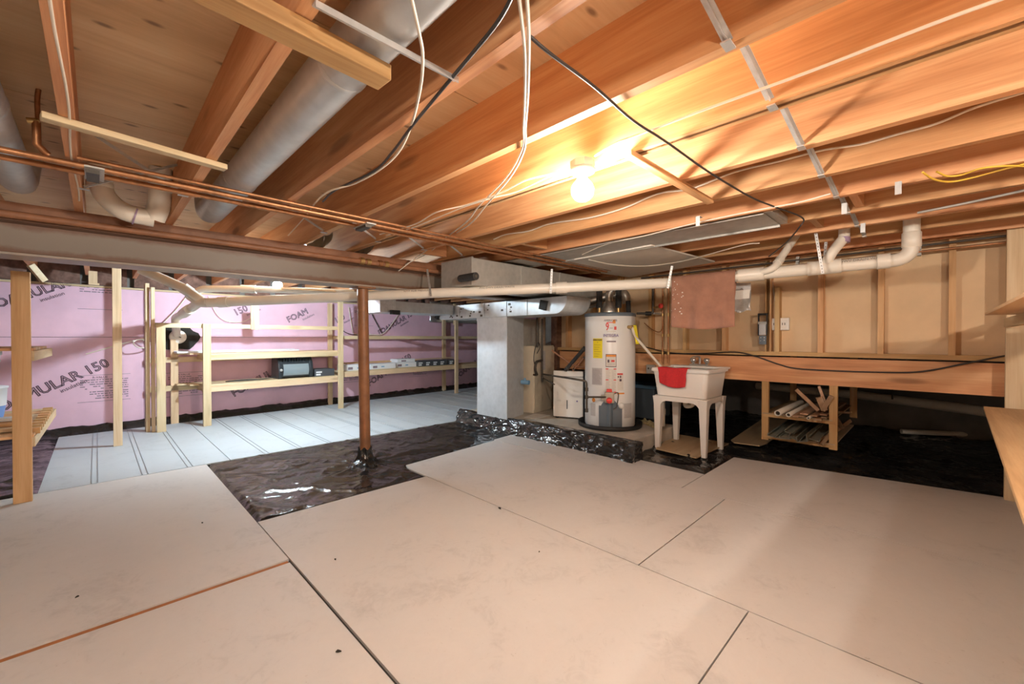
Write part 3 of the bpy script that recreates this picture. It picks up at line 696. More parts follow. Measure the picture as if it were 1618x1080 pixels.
strap((2.267, 3.45, 1.781), (2.155, 3.219, 1.496), 'perforated strap hanging from the beam around the drain pipe')
strap((2.872, 2.4, 1.729), (2.893, 2.432, 1.52), 'perforated strap at the drain collar beside the big duct')
strap((3.59, 1.634, 1.75), (3.58, 1.669, 1.558), 'perforated strap at the left edge of the brown towel')
# second white pipe behind the beam
t = thing('vent_pipe', 'white PVC vent pipe lit up behind the steel beam', 'pipe', (0.89, 5.317, 1.641))
MB().tube(bend([(0.692, 5.44, 1.504), (0.767, 5.438, 1.634), (1.122, 5.228, 1.646), (2.144, 4.779, 1.649)],.09,7), .034, 18).build('run', 'pvc_white', t)
MB().tube([(1.107, 5.243, 1.646), (1.229, 5.179, 1.644)], .042, 18).build('collar', 'pvc_white', t)
t = thing('wall_outlet', 'round drain cleanout set in a dark hole in the pink wall', 'cleanout', (0.765, 7.09, 1.134))
c0 = Vector((0.765, 7.09, 1.134))
poly = []
for k in range(26):
    a = 2*math.pi*k/26; r = .19*(1+.35*noise.noise(Vector((math.cos(a)*1.7,math.sin(a)*1.7,4)))); poly.append((c0.x+r*math.cos(a)*1.1, c0.y-.02, c0.z+r*math.sin(a)))
MB().extrude(poly, (0,-.008,0)).build('hole', 'hole_dark', t)
MB().lathe([(.085,0),(.09,.01),(.09,.06),(.075,.065),(.0005,.065)], c0+Vector((0,-.02,0)), 28, Matrix.Rotation(math.pi/2,4,'X')).build('hub', 'pvc_white', t)
MB().bar(c0+Vector((-.03,-.09,.02)), c0+Vector((.03,-.09,-.01)), .012, .012).build('plug_nut', 'dark_iron', t)

# ================================================================ MECHANICAL CORNER
PZ = .15
t = thing('concrete_pad', 'raised concrete pad under furnace and water heater', 'concrete pad', (4.0,3.0,0))
MB().box((3.52,2.02,-.03),(4.58,4.45,PZ)).build('slab', 'concrete', t, bevel=.012)
# black film folded over the front of the pad
prof = [(3.44,-.004),(3.445,.02),(3.452,.07),(3.458,.12),(3.47,.158),(3.50,.166),(3.56,.162),(3.60,.156)]
def wrap_fn(s, t_):
    y = 1.90 + s*2.62; k = t_*(len(prof)-1); i = min(int(k), len(prof)-2); f_ = k-i
    x = prof[i][0]*(1-f_)+prof[i+1][0]*f_; z = prof[i][1]*(1-f_)+prof[i+1][1]*f_
    if z > .05 and y > 3.45 and x > 3.50: z -= .012
    w_ = wrinkle(y*1.4, z*3+x*2, .020, 2.2, 21)
    return (x - max(0,w_)*.9 - .03*math.exp(-((t_-0)/.25)**2)*(1+noise.noise(Vector((y*3,0,2)))), y, z + (max(0,w_)*.3 if t_ > .5 else 0))
o = MB().grid(wrap_fn, 170, 40).build('plastic_sheet', 'black_film', solid=.002); tag(o, 'crinkled black plastic folded over the front of the concrete pad', 'plastic sheet')
def end_fn(s, t_):
    x = 3.43 + s*.14; z = t_*.165
    return (x, 1.905 - .012*max(0, wrinkle(x*2, z*3, 1, 3, 4)), z)
o = MB().grid(end_fn, 16, 18).build('plastic_sheet', 'black_film', solid=.002); tag(o, 'black plastic flap at the right end of the pad front', 'plastic sheet')
# return-air drop
t = thing('return_duct', 'tall galvanized return duct standing on the pad', 'duct', (3.62,3.84,PZ))
MB().plate([(3.45,3.57),(3.85,3.68),(3.85,4.16),(3.45,4.12)], PZ, 1.37).build('drop_box', 'galvanized', t, bevel=.004)
MB().plate([(3.445,3.565),(3.855,3.675),(3.855,4.165),(3.445,4.125)], 1.335, 1.372).build('collar', 'galvanized', t)
m = MB()
zt, zb, rr = 1.552, 1.372, .16
pts = [(4.95-.05, zt)]
prof2 = [(2.66,zt)] + [(2.66+rr-rr*math.cos(a), zb+rr-rr*math.sin(a)) for a in [k*math.pi/2/8 for k in range(9)]] + [(4.95-.10+.10*math.sin(a), zb+.10-.10*math.cos(a)) for a in [k*math.pi/2/6 for k in range(7)]] + [(4.95,zt)]
m.extrude([(3.42, q[0], q[1]) for q in prof2], (.42,0,0)); m.build('header', 'galvanized', t, bevel=.003)
for y in (3.22,3.55,3.95,4.45): MB().box((3.413,y-.008,zb),(3.421,y+.008,zt)).build('drive_cleat', 'galvanized', t)
MB().cbox((3.40,2.96,1.47),(.03,.09,.10), 0, .25).build('insulation_block', 'pipe_foam', t)
MB().cbox((3.41,4.93,1.42),(.05,.06,.07), 0, .6).build('insulation_block', 'pipe_foam', t)
m = MB()
for k in range(26):
    y = random.uniform(3.3,4.75); z = random.uniform(zb+.02, zt-.02); s = random.uniform(.006,.022)
    m.box((3.4185,y-s,z-s*.6),(3.4195,y+s,z+s*.6))
m.build('residue_patch', 'dark_iron', t)
# supply trunk
t = thing('supply_duct', 'rectangular galvanized supply trunk beside the steel beam', 'duct', (3.2,3.1,1.59))
MB().box((2.36,2.89,1.59),(4.4,3.33,1.832)).build('housing', 'galv_dull', t, bevel=.004)
MB().box((2.352,2.882,1.586),(2.372,3.338,1.838)).build('end_flange', 'galv_dull', t)
for x in (3.0,3.6): MB().box((x-.012,2.882,1.588),(x+.012,2.89,1.832)).build('seam', 'galv_dull', t)
tp = thing('rolled_insulation', 'dark foam roll tucked under the end of the supply trunk', 'insulation', (2.301, 2.795, 1.649))
MB().tube([(2.298, 2.967, 1.645), (2.284, 2.741, 1.642)], .033, 20).build('roll', 'pipe_foam', tp)
MB().tube([(2.284, 2.744, 1.642), (2.283, 2.735, 1.641)], .012, 14).build('core', 'dark_iron', tp)
MB().tube([(2.296, 2.983, 1.646), (2.298, 2.967, 1.645)], .028, 14).build('end_cap', 'dark_iron', tp)
# duct branch stub behind
t = thing('branch_duct', 'galvanized branch duct seen between beam and pink wall', 'duct', (2.9,5.0,1.5))
MB().box((2.35,4.55,1.43),(3.40,5.0,1.56)).build('box', 'galvanized', t, bevel=.003)
MB().box((2.32,4.5,1.42),(2.52,5.02,1.57)).build('end_piece', 'foil', t)
MB().cbox((2.50,4.48,1.42),(.12,.04,.05), .2).build('insulation_block', 'pipe_foam', t)
# furnace
t = thing('furnace', 'beige furnace cabinet behind the return duct', 'furnace', (4.2,3.75,PZ))
ry = .18
fc = [(3.97,3.62),(4.50,3.72),(4.42,4.20),(3.88,4.10)]
MB().plate(fc, PZ, 1.02).build('cabinet', 'enamel_cream', t, bevel=.012)
fd = Vector((.53,.10,0)).normalized(); fn_ = Vector((fd.y,-fd.x,0))
def on_front(a, z, out=.004): return Vector((3.97,3.62,0)) + fd*a + fn_*out + Vector((0,0,z))
def fplate(name, a0, a1, z0, z1, mat, out=.006):
    MB().extrude([on_front(a0,z0,0),on_front(a1,z0,0),on_front(a1,z1,0),on_front(a0,z1,0)], fn_*out).build(name, mat, t)
fplate('upper_door', .01,.53,.60,1.0,'enamel_cream',.008); fplate('lower_door', .01,.53,.20,.595,'enamel_cream',.010)
fplate('control_panel', .20,.28,.70,.95,'label_grey',.011)
m = MB()
for k in range(8): z = .24+k*.018; m.extrude([on_front(.06,z,.010),on_front(.22,z,.010),on_front(.22,z+.008,.010),on_front(.06,z+.008,.010)], fn_*.006)
m.build('louver', 'enamel_cream', t)
MB().tube([on_front(.04,1.02,.03)+Vector((0,0,-.02)), on_front(.04,1.38,.03)], .014, 10).build('flue_strap', 'dark_iron', t)
MB().plate([(3.90,3.75),(4.3,3.83),(4.24,4.15),(3.84,4.07)], 1.02, 1.37).build('plenum', 'galv_dull', t)
MB().tube([(4.33,3.80,1.0),(4.33,3.80,1.40)], .055, 20).build('vent_connector', 'flue', t)
# exposed controls
gp = [on_front(.13,.30+.25,.05), on_front(.13,1.37,.05)]
cable('gas_drop', gp, .013, 'dark_iron', 'x', parent=t)
cable('gas_drop', bend([on_front(.13,.83,.05), on_front(-.02,.82,.05), on_front(-.05,.72,.05), on_front(.02,.65,.04)],.04), .016, 'dark_iron', 'x', parent=t)
cable('wiring', [on_front(.02,.72,.03), on_front(-.06,.85,.04), on_front(-.02,1.0,.04), on_front(.05,1.06,.04), on_front(.09,1.0,.04), on_front(.05,.92,.02)], .005, 'cable_black', 'x', parent=t)
MB().tube([on_front(.02,.64,.012), on_front(.02,.66,.013)], .03, 14).build('burner_port', 'hole_dark', t)
# gas line from the furnace to the heater
t = thing('gas_line', 'thin dark gas line running from furnace to water heater', 'pipe', (4.0,3.1,.8))
MB().tube(bend([on_front(.10,.655,.07), (3.504, 2.647, 0.698), (3.581, 2.528, 0.675), (3.579, 2.526, 0.363)],.03,5), .011, 10).build('tube', 'dark_iron', t)
MB().tube([(3.58, 2.527, 0.513), (3.754, 2.411, 0.507)], .010, 10).build('tube', 'dark_iron', t)
for q in ((3.581, 2.527, 0.591), (3.58, 2.527, 0.513), (3.579, 2.526, 0.376)):
    MB().tube([Vector(q)-Vector((0,0,.018)), Vector(q)+Vector((0,0,.018))], .017, 10).build('fitting', 'dark_iron', t)
MB().tube([on_front(.14,.60,.06), (3.678, 3.036, 0.595)], .008, 8).build('tube', 'dark_iron', t)
t = thing('blue_fitting', 'small blue valve fitting on the side of the return duct', 'valve', (3.76, 3.588, 0.577))
MB().tube([(3.738, 3.61, 0.577), (3.768, 3.51, 0.574)], .028, 12).build('body', 'blue_fitting', t)
MB().tube([(3.749, 3.556, 0.58), (3.744, 3.562, 0.627)], .015, 10).build('handle', 'blue_fitting', t)
# papers on the pad
o = MB().plate([(3.704, 3.535, 0.152), (3.714, 3.356, 0.152), (4.031, 3.388, 0.152), (3.989, 3.616, 0.152)], .1505, .155).build('paper_stack', 'label_paper'); tag(o, 'loose white papers lying on the pad before the furnace', 'paper')
# dehumidifier
dL, dR = Vector((3.945,3.275,0)), Vector((4.075,2.93,0)); ddx = (dR-dL).normalized(); dn = Vector((ddx.y,-ddx.x,0))
if dn.x > 0: dn = -dn
db = -dn*.24
t = thing('dehumidifier', 'white box dehumidifier standing left of the water heater', 'appliance', (4.1,3.15,PZ))
def dquad(a0, a1, z0, z1, o0=0.0): return [dL+ddx*a0+dn*o0+Vector((0,0,z0)), dL+ddx*a1+dn*o0+Vector((0,0,z0)), dL+ddx*a1+dn*o0+Vector((0,0,z1)), dL+ddx*a0+dn*o0+Vector((0,0,z1))]
MB().extrude(dquad(-.003,.372,.165,.715,-.012), db).build('rear_case', 'carton_dark', t, bevel=.01)
MB().extrude(dquad(0,.369,.17,.655), db*.08).build('bucket_front', 'appliance_white', t, bevel=.008)
MB().extrude(dquad(0,.369,.659,.725), db*.08).build('front_cover', 'appliance_white', t, bevel=.010)
MB().extrude(dquad(.170,.182,.27,.375,.002), db*.01).build('level_window', 'carton_dark', t)
MB().extrude(dquad(.29,.308,.36,.378,.002), db*.01).build('badge', 'label_purple', t)
MB().extrude(dquad(.05,.10,.355,.378,.0015), db*.01).build('badge', 'label_paper', t)
for a in (.02,.33): MB().extrude(dquad(a,a+.03,.15,.17,-.02), db*.8).build('foot', 'black_rubber', t)
# ---- water heater
hc = Vector((4.06,2.555,0)); hr = .272
wh = thing('water_heater', 'white cylindrical gas water heater standing in a black drain pan', 'water heater', (4.06,2.555,PZ))
MB().lathe([(hr-.01,.165),(hr,.18),(hr,1.365),(hr-.004,1.372)], hc, 56).build('tank', 'enamel_white', wh)
MB().lathe([(hr+.006,1.352),(hr+.008,1.36),(hr+.008,1.385),(hr-.02,1.392),(.05,1.405),(.0005,1.405)], hc, 56).build('top_cap', 'slate_plastic', wh)
pan = thing('drain_pan', 'round black plastic drain pan under the water heater', 'drain pan', (4.06,2.555,PZ))
MB().lathe([(.0005,PZ+.002),(.325,PZ+.002),(.335,PZ+.01),(.342,PZ+.05),(.348,PZ+.052),(.345,PZ+.008),(.335,PZ-.0)], hc, 56).build('pan', 'black_rubber', pan)
vdir = Vector((-hc.x,-hc.y,0)).normalized(); a0 = math.atan2(vdir.y, vdir.x)
def hp(da, z, out=.0015):          # point on the tank wall, da degrees to the viewer's right of the near line
    a = a0 + math.radians(da); return hc + Vector((math.cos(a)*(hr+out), math.sin(a)*(hr+out), z))
def decal(name, d0, d1, z0, z1, mat, out=.0015, n=6, par=None):
    def fn(s, t_): return hp(d0+(d1-d0)*s, z0+(z1-z0)*t_, out)
    return MB().grid(fn, n, 1).build(name, mat, par or wh)
def htext(body, size, da, z, mat, out=.0025, bold=0.0, xs=1.0, shear=0, par=None):
    p = hp(da, z, out); n_ = Vector((p.x-hc.x, p.y-hc.y, 0)).normalized(); r_ = Vector((0,0,1)).cross(n_)
    return text('label_text', body, size, frame(p, r_, (0,0,1)), mat, par or wh, local=False, bold=bold, xs=xs, shear=shear)
# pixel column u on the tank -> angle: (u-963)/40 = sin(da)
el = decal('energy_label', -40,-16.5,.905,1.115,'label_yellow')
htext('ENERGYGUIDE', .020, -28, 1.098, 'print_ink', bold=.0006, xs=.8, par=el); htext('i', .03, -28, 1.075, 'print_ink', par=el)
for k in range(6): decal('label_line', -37,-20-(k%3)*3,1.045-k*.024,1.047-k*.024,'print_ink',.0022, par=el)
htext('AMERICAN', .030, 1, 1.303, 'print_ink', xs=.9); decal('label_swoosh', -7,6,1.278,1.286,'label_red',.002); decal('label_swoosh', 6,12,1.272,1.31,'label_orange',.0019)
htext('9', .11, -5.5, 1.235, 'label_red', bold=.002, xs=.7); htext('YEAR', .016, 2, 1.222, 'print_grey'); decal('label_seal', 9,14,1.205,1.24,'label_red',.002)
decal('label_line', -7,13,1.187,1.191,'valve_body',.002); decal('label_line', -7,9,1.179,1.182,'valve_body',.002)
ib = decal('integra_band', -9,13,1.125,1.165,'label_paper',.0016); htext('INTEGRA', .040, 2, 1.145, 'label_purple', bold=.0008, xs=.95, par=ib)
decal('label_line', -7,13,1.076,1.09,'print_grey',.002)
decal('warning_border', -9,14,.815,.95,'print_ink',.0015); wl = decal('warning_label', -8,13,.823,.943,'label_paper',.0020); decal('warning_band', -8,13,.922,.943,'label_orange',.0024, par=wl)
decal('warning_flame', 3,10,.868,.89,'label_red',.0026, par=wl); decal('warning_figure', -5,-1,.862,.892,'print_ink',.0026, par=wl)
for k in range(3): decal('label_line', -6,11,.836+k*.008,.838+k*.008,'print_grey',.0026, par=wl)
rl = decal('rating_label', -43,-17,.62,.80,'label_grey')
for k in range(12): decal('label_line', -41,-19-(k%4)*1.5,.635+k*.013,.638+k*.013,'print_grey',.002, par=rl)
il = decal('instruction_label', -9,14,.545,.80,'label_paper')
for k in range(22):
    z = .56+k*.0105
    decal('label_line', -8,1-(k%3),z,z+.0035,'label_grey',.002, par=il); decal('label_line', 4,13-(k%4),z,z+.0035,'label_grey',.002, par=il)
for z in (.547,.675,.790): decal('label_line', -9,-3,z,z+.01,'label_red',.0022, par=il); decal('label_line', 8,14,z,z+.01,'label_red',.0022, par=il)
decal('danger_label', 16,30,.57,.745,'label_paper'); decal('danger_band', 16,29,.733,.75,'label_red',.002); decal('danger_figure', 17,20,.705,.72,'print_ink',.002); decal('danger_figure', 21,26,.665,.69,'print_ink',.002); decal('danger_figure', 22,25,.70,.725,'print_ink',.002)
decal('orange_strip', 16,33,.53,.545,'label_orange'); decal('tag_sticker', -47,-33,.285,.415,'label_grey'); decal('side_plate', 33,55,.275,.43,'label_grey')
MB().lathe([(.0005,.002),(.022,.002),(.022,.0)], hp(-38,.455,.002), 16, Matrix.Rotation(a0+math.radians(-38),4,'Z') @ Matrix.Rotation(math.pi/2,4,'Y')).build('orange_sticker', 'label_orange', wh)
# burner cover, gas valve
def cover_fn(s, t_):
    d0, d1 = -24, 27; da = d0+(d1-d0)*s; e = abs(s-.47)/.5
    top = .405 + .10*max(0, 1-e*1.35)**.7; z = .185 + (top-.185)*t_
    return hp(da, z, .006 + .035*max(0, 1-(abs(s-.47)/.12)**2))
MB().grid(cover_fn, 40, 8).build('burner_cover', 'slate_plastic', wh)
vp = hp(-1, .50, .035); vn = vdir; vr = Vector((0,0,1)).cross(vn)
def obox(name, c, w_, d_, h_, mat, bev=.006):
    m = MB(); a = vr*w_/2; b = vn*d_/2; h2 = Vector((0,0,h_/2))
    m.extrude([c-a-b-h2, c+a-b-h2, c+a+b-h2, c-a+b-h2], h2*2); return m.build(name, mat, wh, bevel=bev)
obox('gas_valve', vp, .10, .07, .115, 'valve_body', .012); obox('valve_port', vp+vr*-.065, .04,.05,.05,'valve_body')
Mv = Matrix.Rotation(a0,4,'Z') @ Matrix.Rotation(math.pi/2,4,'Y')
MB().lathe([(.0005,.03),(.026,.03),(.030,.024),(.030,.0)], vp+vn*.035+Vector((0,0,-.025)), 24, Mv).build('gas_knob', 'label_red', wh)
MB().extrude([vp+vn*.03-vr*.03+Vector((0,0,.06)), vp+vn*.03+vr*.03+Vector((0,0,.06)), vp+vn*.03+vr*.025+Vector((0,0,.09)), vp+vn*.03-vr*.025+Vector((0,0,.09))], vn*-.03).build('igniter_cap', 'label_red', wh)
cable('igniter_wire', [vp+vr*.05+Vector((0,0,.04)), vp+vr*.09+Vector((0,0,.05)), vp+vr*.085+Vector((0,0,-.03)), vp+vr*.07+Vector((0,0,-.10)), vp+vr*.04+Vector((0,0,-.12))], .005, 'dark_iron', 'x', parent=wh)
MB().lathe([(.0005,.03),(.018,.03),(.03,.02),(.033,.0)], hp(25,.41,.0), 20, Matrix.Rotation(a0+math.radians(25),4,'Z') @ Matrix.Rotation(math.pi/2,4,'Y')).build('drain_valve', 'plastic_white', wh)
# top fittings
def hx(da_px, dz): return hc + vr*da_px + Vector((0,0,dz))
for (a, b) in ((-.115,.0),(.09,-.03)):
    q = hx(a,0) + vdir*(.06+b)
    MB().tube([q+Vector((0,0,1.39)), q+Vector((0,0,1.47))], .016, 12).build('nipple', 'brass', wh)
    MB().tube([q+Vector((0,0,1.45)), q+Vector((0,0,1.72))], .033, 16).build('pipe_sleeve', 'pipe_foam', wh)
MB().lathe([(.10,1.40),(.10,1.43),(.055,1.52),(.05,1.53)], hx(-.01,0)-vdir*.05, 20).build('draft_hood', 'flue', wh)
fl_ = [hx(-.01,1.52)-vdir*.05, hx(-.01,1.60)-vdir*.05, hx(.02,1.66)-vdir*.06, hx(.06,1.72)-vdir*.08]
MB().tube(curve_pts(fl_,5), .045, 18).build('flue_elbow', 'flue', wh)
MB().tube([hx(.20,1.40)-vdir*.02, hx(.195,1.53)-vdir*.02], .026, 14).build('pipe_sleeve', 'pipe_foam', wh)
t = thing('flue_pipe', 'grey flue pipe sloping up behind the water heater', 'flue pipe', (4.3,2.7,1.6))
MB().tube(curve_pts([hx(.19,1.52)-vdir*.2, hx(.16,1.62)-vdir*.2, hx(.05,1.62)-vdir*.25, (4.007, 3.075, 1.509), (3.889, 3.473, 1.556)],6), .052, 18).build('pipe', 'flue', t)
MB().tube([(4.094, 3.339, 1.449), (4.403, 2.894, 1.536)], .03, 14).build('lower_pipe', 'galv_dull', t)
# relief valve with tag and discharge tube
rv = hp(44,1.235,.02)
t = thing('relief_valve', 'brass relief valve with yellow tag and pale discharge tube', 'valve', rv)
MB().tube([hp(44,1.235,-.01), hp(44,1.235,.06)], .018, 12).build('body', 'brass', t)
q = hp(47,1.235,.055)
def tag_fn(s, t_): return q + vr*(-.005+.035*s+.03*t_) + Vector((0,0,-.20*t_+.02)) + vn*(.015*math.sin(t_*5)*s)
MB().grid(tag_fn, 4, 10).build('yellow_tag', 'label_yellow', t, solid=.001)
MB().tube(bend([hp(44,1.235,.05), hp(50,1.14,.06), (4.161, 1.998, 0.81)],.03,5), .013, 12).build('discharge_tube', 'pvc_white', t)
# black hoses behind dehumidifier
for (p0, p1, r, lab) in (((3.964, 3.107, 0.733), (4.096, 2.91, 1.013), .022, 'thick black hose sloping behind the dehumidifier'), ((4.028, 3.043, 0.733), (4.095, 2.909, 0.908), .012, 'thin brown hose sloping behind the dehumidifier')):
    t = thing('hose', lab, 'hose', p0); MB().tube([p0, mixp(p0,p1,.5), p1], r, 12).build('tube', 'pipe_foam' if r > .02 else 'nailer_red', t)
    for k in (.1,.9):
        c = mixp(p0,p1,k); d = (Vector(p1)-Vector(p0)).normalized()*.01; MB().tube([Vector(c)-d, Vector(c)+d], r*1.15, 12).build('clip', 'dark_iron', t)
cable('drain_hose', [(3.853, 3.219, 0.974), (3.949, 3.123, 0.876), (4.039, 3.005, 0.787), (4.172, 2.873, 0.772)], .010, 'nailer_red', 'brown hose looping across the tan wall behind the furnace', 'hose')
# cloths beside the heater
def cloth_fn(s, t_):
    p = Vector((4.495, 2.418, 0.16)).lerp(Vector((4.25, 2.08, 0.16)), s) + Vector((.10,.08,0))*(t_-.5)*1.4
    return (p.x+.02*noise.noise(Vector((s*4,t_*4,1))), p.y, .153+.07*max(0,math.sin(math.pi*s))*max(0, math.sin(math.pi*t_))*(.6+.6*noise.noise(Vector((s*5,t_*5,3)))))
o = MB().grid(cloth_fn, 22, 14).build('work_glove', 'glove_tan', solid=.012); tag(o, 'crumpled tan work glove on the pad beside the heater', 'glove')
# floating heater-side insulation: foil facing at the rim
t = thing('foil_insulation', 'foil-faced insulation in the far rim above the pink wall', 'insulation', (5.4,7.3,1.75))
m = MB().grid(lambda s, t_: (4.9+s*1.6, 7.37+s*.115-.03*abs(noise.noise(Vector((s*6,t_*6,0)))), 1.45+t_*.42), 24, 10).build('facing', 'foil', t, solid=.01)
MB().box((5.5,7.33,1.40),(5.55,7.37,1.86)).build('batten', 'pine_z', t)
# foil duct wrap in the bays past the beam
for (x, lab) in ((1.36,'foil-wrapped duct in the bay left of the big trunk'),(1.76,'foil-wrapped duct one bay right, behind the beam')):
    t = thing('foil_duct', lab, 'duct', (x,4.4,1.95))
    def ff(s, t_):
        a = math.pi*(t_*1.0); return (x-.15*math.cos(a), 3.80+s*2.2, 2.06-.17*math.sin(a)-.02*noise.noise(Vector((s*16,t_*7,x))))
    MB().grid(ff, 60, 16).build('wrap', 'foil', t)
    for k in range(3): MB().tube([(x-.15*math.cos(a), 4.0+k*.6, 2.06-.175*math.sin(a)) for a in [math.pi*j/10 for j in range(11)]], .004, 6).build('tie_band', 'galv_dull', t)

# ================================================================ LAUNDRY SINK
sk = thing('laundry_sink', 'white plastic laundry tub on four splayed legs', 'sink', (4.25,1.75,0))
X0, X1, Y0, Y1 = 3.985, 4.50, 1.475, 2.02
def rrect(x0, x1, y0, y1, r, z, n=5):
    out = []
    for (cx_, cy_, a_) in ((x1-r,y0+r,-90),(x1-r,y1-r,0),(x0+r,y1-r,90),(x0+r,y0+r,180)):
        for k in range(n+1):
            a = math.radians(a_+90*k/n); out.append((cx_+r*math.cos(a), cy_+r*math.sin(a), z))
    return out
def loft(loops, cap0=False, cap1=False):
    m = MB(); n = len(loops[0]); vs = [q for l in loops for q in l]
    m.add(vs, [(i*n+j, i*n+(j+1)%n, (i+1)*n+(j+1)%n, (i+1)*n+j) for i in range(len(loops)-1) for j in range(n)])
    if cap0: m.add(loops[0], [tuple(range(n-1,-1,-1))])
    if cap1: m.add(loops[-1], [tuple(range(n))])
    return m
def inset(d, z, r): return rrect(X0+d, X1-d, Y0+d, Y1-d, r, z)
loft([inset(.045,.535,.04), inset(.030,.55,.045), inset(.008,.775,.035), inset(.0,.79,.03), inset(-.012,.79,.03), inset(-.012,.812,.03), inset(-.006,.822,.03), inset(.03,.822,.03), inset(.035,.81,.04), inset(.055,.58,.05), inset(.08,.56,.05)], True, True).build('tub', 'plastic_white', sk, bevel=.002)
MB().plate([(4.425,Y0-.01),(4.56,Y0-.01),(4.56,Y1+.01),(4.425,Y1+.01)], .806, .828).build('faucet_deck', 'plastic_white', sk, bevel=.006)
for (x, y, sx, sy) in ((X0+.05,Y0+.05,-1,-1),(X0+.05,Y1-.05,-1,1),(X1-.05,Y0+.05,1,-1),(X1-.05,Y1-.05,1,1)):
    fx_, fy_ = x+sx*.005, y+sy*.005
    m = loft([[(fx_-.022,fy_-.022,0),(fx_+.022,fy_-.022,0),(fx_+.022,fy_+.022,0),(fx_-.022,fy_+.022,0)],
              [(x-.037-sx*.0,y-.037,.46),(x+.037,y-.037,.46),(x+.037,y+.037,.46),(x-.037,y+.037,.46)],
              [(x-.045,y-.045,.54),(x+.045,y-.045,.54),(x+.045,y+.045,.54),(x-.045,y+.045,.54)]], True, True)
    m.build('leg', 'plastic_white', sk, bevel=.005)
def apron(p0, p1, nrm):
    p0, p1 = Vector(p0), Vector(p1); L_ = (p1-p0).length; d = (p1-p0)/L_; pl = []
    prof_ = [(0,.545),(0,.44),(.02,.44),(.055,.485),(.09,.50),(L_-.09,.50),(L_-.055,.485),(L_-.02,.44),(L_,.44),(L_,.545)]
    MB().extrude([p0+d*a+Vector((0,0,z)) for a, z in prof_], Vector(nrm)*.012).build('apron', 'plastic_white', sk)
apron((X0+.012,Y0+.05,0),(X0+.012,Y1-.05,0),(1,0,0)); apron((X0+.05,Y0+.012,0),(X1-.05,Y0+.012,0),(0,1,0))
apron((X1-.024,Y0+.05,0),(X1-.024,Y1-.05,0),(1,0,0)); apron((X0+.05,Y1-.024,0),(X1-.05,Y1-.024,0),(0,1,0))
MB().tube(bend([(4.27,1.72,.56),(4.27,1.72,.44),(4.27,1.80,.42),(4.27,1.80,.48)],.04,5), .022, 14).build('drain_trap', 'pvc_white', sk)
fa = thing('faucet', 'chrome two-handle faucet on the back of the tub', 'faucet', (4.49,1.74,.828))
MB().box((4.46,1.65,.828),(4.53,1.84,.85)).build('base', 'chrome', fa, bevel=.006)
MB().tube(bend([(4.50,1.745,.85),(4.50,1.745,.92),(4.44,1.76,.935),(4.36,1.78,.905)],.04,6), .012, 12).build('spout', 'chrome', fa)
for y in (1.675,1.815): MB().lathe([(.014,0),(.018,.01),(.030,.025),(.032,.045),(.022,.06),(.0005,.062)], (4.50,y,.85), 14).build('knob', 'chrome', fa)
def redc(s, t_):
    y = 1.655 + s*.29 + .01*noise.noise(Vector((s*4,t_*3,2)))
    if t_ < .25: return (4.05-.075*t_/.25, y, .829+.004*math.sin(s*9))
    k = (t_-.25)/.75
    return (3.968-.008*math.sin(s*11+1)*k-.004, y+.03*(s-.5)*-k, .828-k*(.16+.03*math.sin(s*3.1+.4)))
o = MB().grid(redc, 30, 20).build('red_cloth', 'cloth_red', solid=.004); tag(o, 'bright red cloth draped over the tub front', 'cloth')
o = MB().plate([(3.938, 1.953, 0), (3.896, 1.541, 0), (4.301, 1.53, 0), (4.666, 1.509, 0), (4.707, 2.105, 0)], .016, .026).build('plywood_mat', 'scrap_ply'); tag(o, 'flat plywood scrap on the ground under the laundry tub', 'board')
o = MB().plate([(4.815, 1.539, 0.015), (4.724, 1.479, 0.015), (4.769, 1.255, 0.015), (4.938, 1.23, 0.015), (6.822, 1.276, 0.015), (6.949, 1.684, 0.015)], .022, .032).build('board_scrap', 'scrap_ply'); tag(o, 'tan board lying on black plastic beside the hanging rack', 'board')
t = thing('waste_pipe', 'cream PVC waste pipe rising behind the laundry tub', 'pipe', (4.72,2.05,0))
MB().tube([(4.44,2.12,PZ-.12),(4.44,2.12,.62)], .024, 14).build('tube', 'pvc_white', t)
MB().tube([(4.44,2.12,.28),(4.44,2.12,.34)], .030, 14).build('collar', 'pvc_white', t)
# ================================================================ TOWEL AND BAG ON THE DRAIN
tdir = (Vector(A_)-Vector(B_)).normalized(); tn = Vector((-tdir.y, tdir.x, 0)) if Vector((-tdir.y, tdir.x, 0)).dot(Vector(A_)) < 0 else Vector((tdir.y, -tdir.x, 0))
t0 = Vector(B_) + tdir*.02
def towel_fn(s, t_):
    base = t0 + tdir*(s*.50)
    L1, arc, L2 = .40, math.pi*.05, .34; q = t_*(L1+arc+L2)
    wv = .014*math.sin(s*17) + .02*noise.noise(Vector((s*5,t_*2,1)))
    if q < L1:
        k = 1-q/L1; sg = .02*math.sin(s*math.pi)
        return base + tn*(.052+wv*k+.01*k) + Vector((0,0,-(L1-q)*(1+.05*(s-.3)*k)-sg*k))
    if q < L1+arc:
        a = (q-L1)/.05; return base + tn*(.052*math.cos(a)) + Vector((0,0,.052*math.sin(a)))
    k = (q-L1-arc)/L2
    return base - tn*(.052+abs(wv)*k) + tdir*(-.03*k) + Vector((0,0,-(q-L1-arc)))
tw = thing('towel', 'brown towel draped over the drain pipe', 'towel', t0)
MB().grid(towel_fn, 44, 60).build('cloth', 'towel_brown', tw, solid=.006)
m = MB()
for k in range(22):
    p = Vector(towel_fn(random.uniform(.0,.2), random.uniform(.1,.45))) + tn*.006; s_ = random.uniform(.002,.006); m.bar(p-tdir*s_, p+tdir*s_, .003, s_*1.5)
m.build('paint_spots', 'label_paper', tw)
bc = Vector((3.94, 1.199, 1.478))
bg = thing('plastic_bag', 'clear plastic bag with white label hanging below the drain', 'bag', bc)
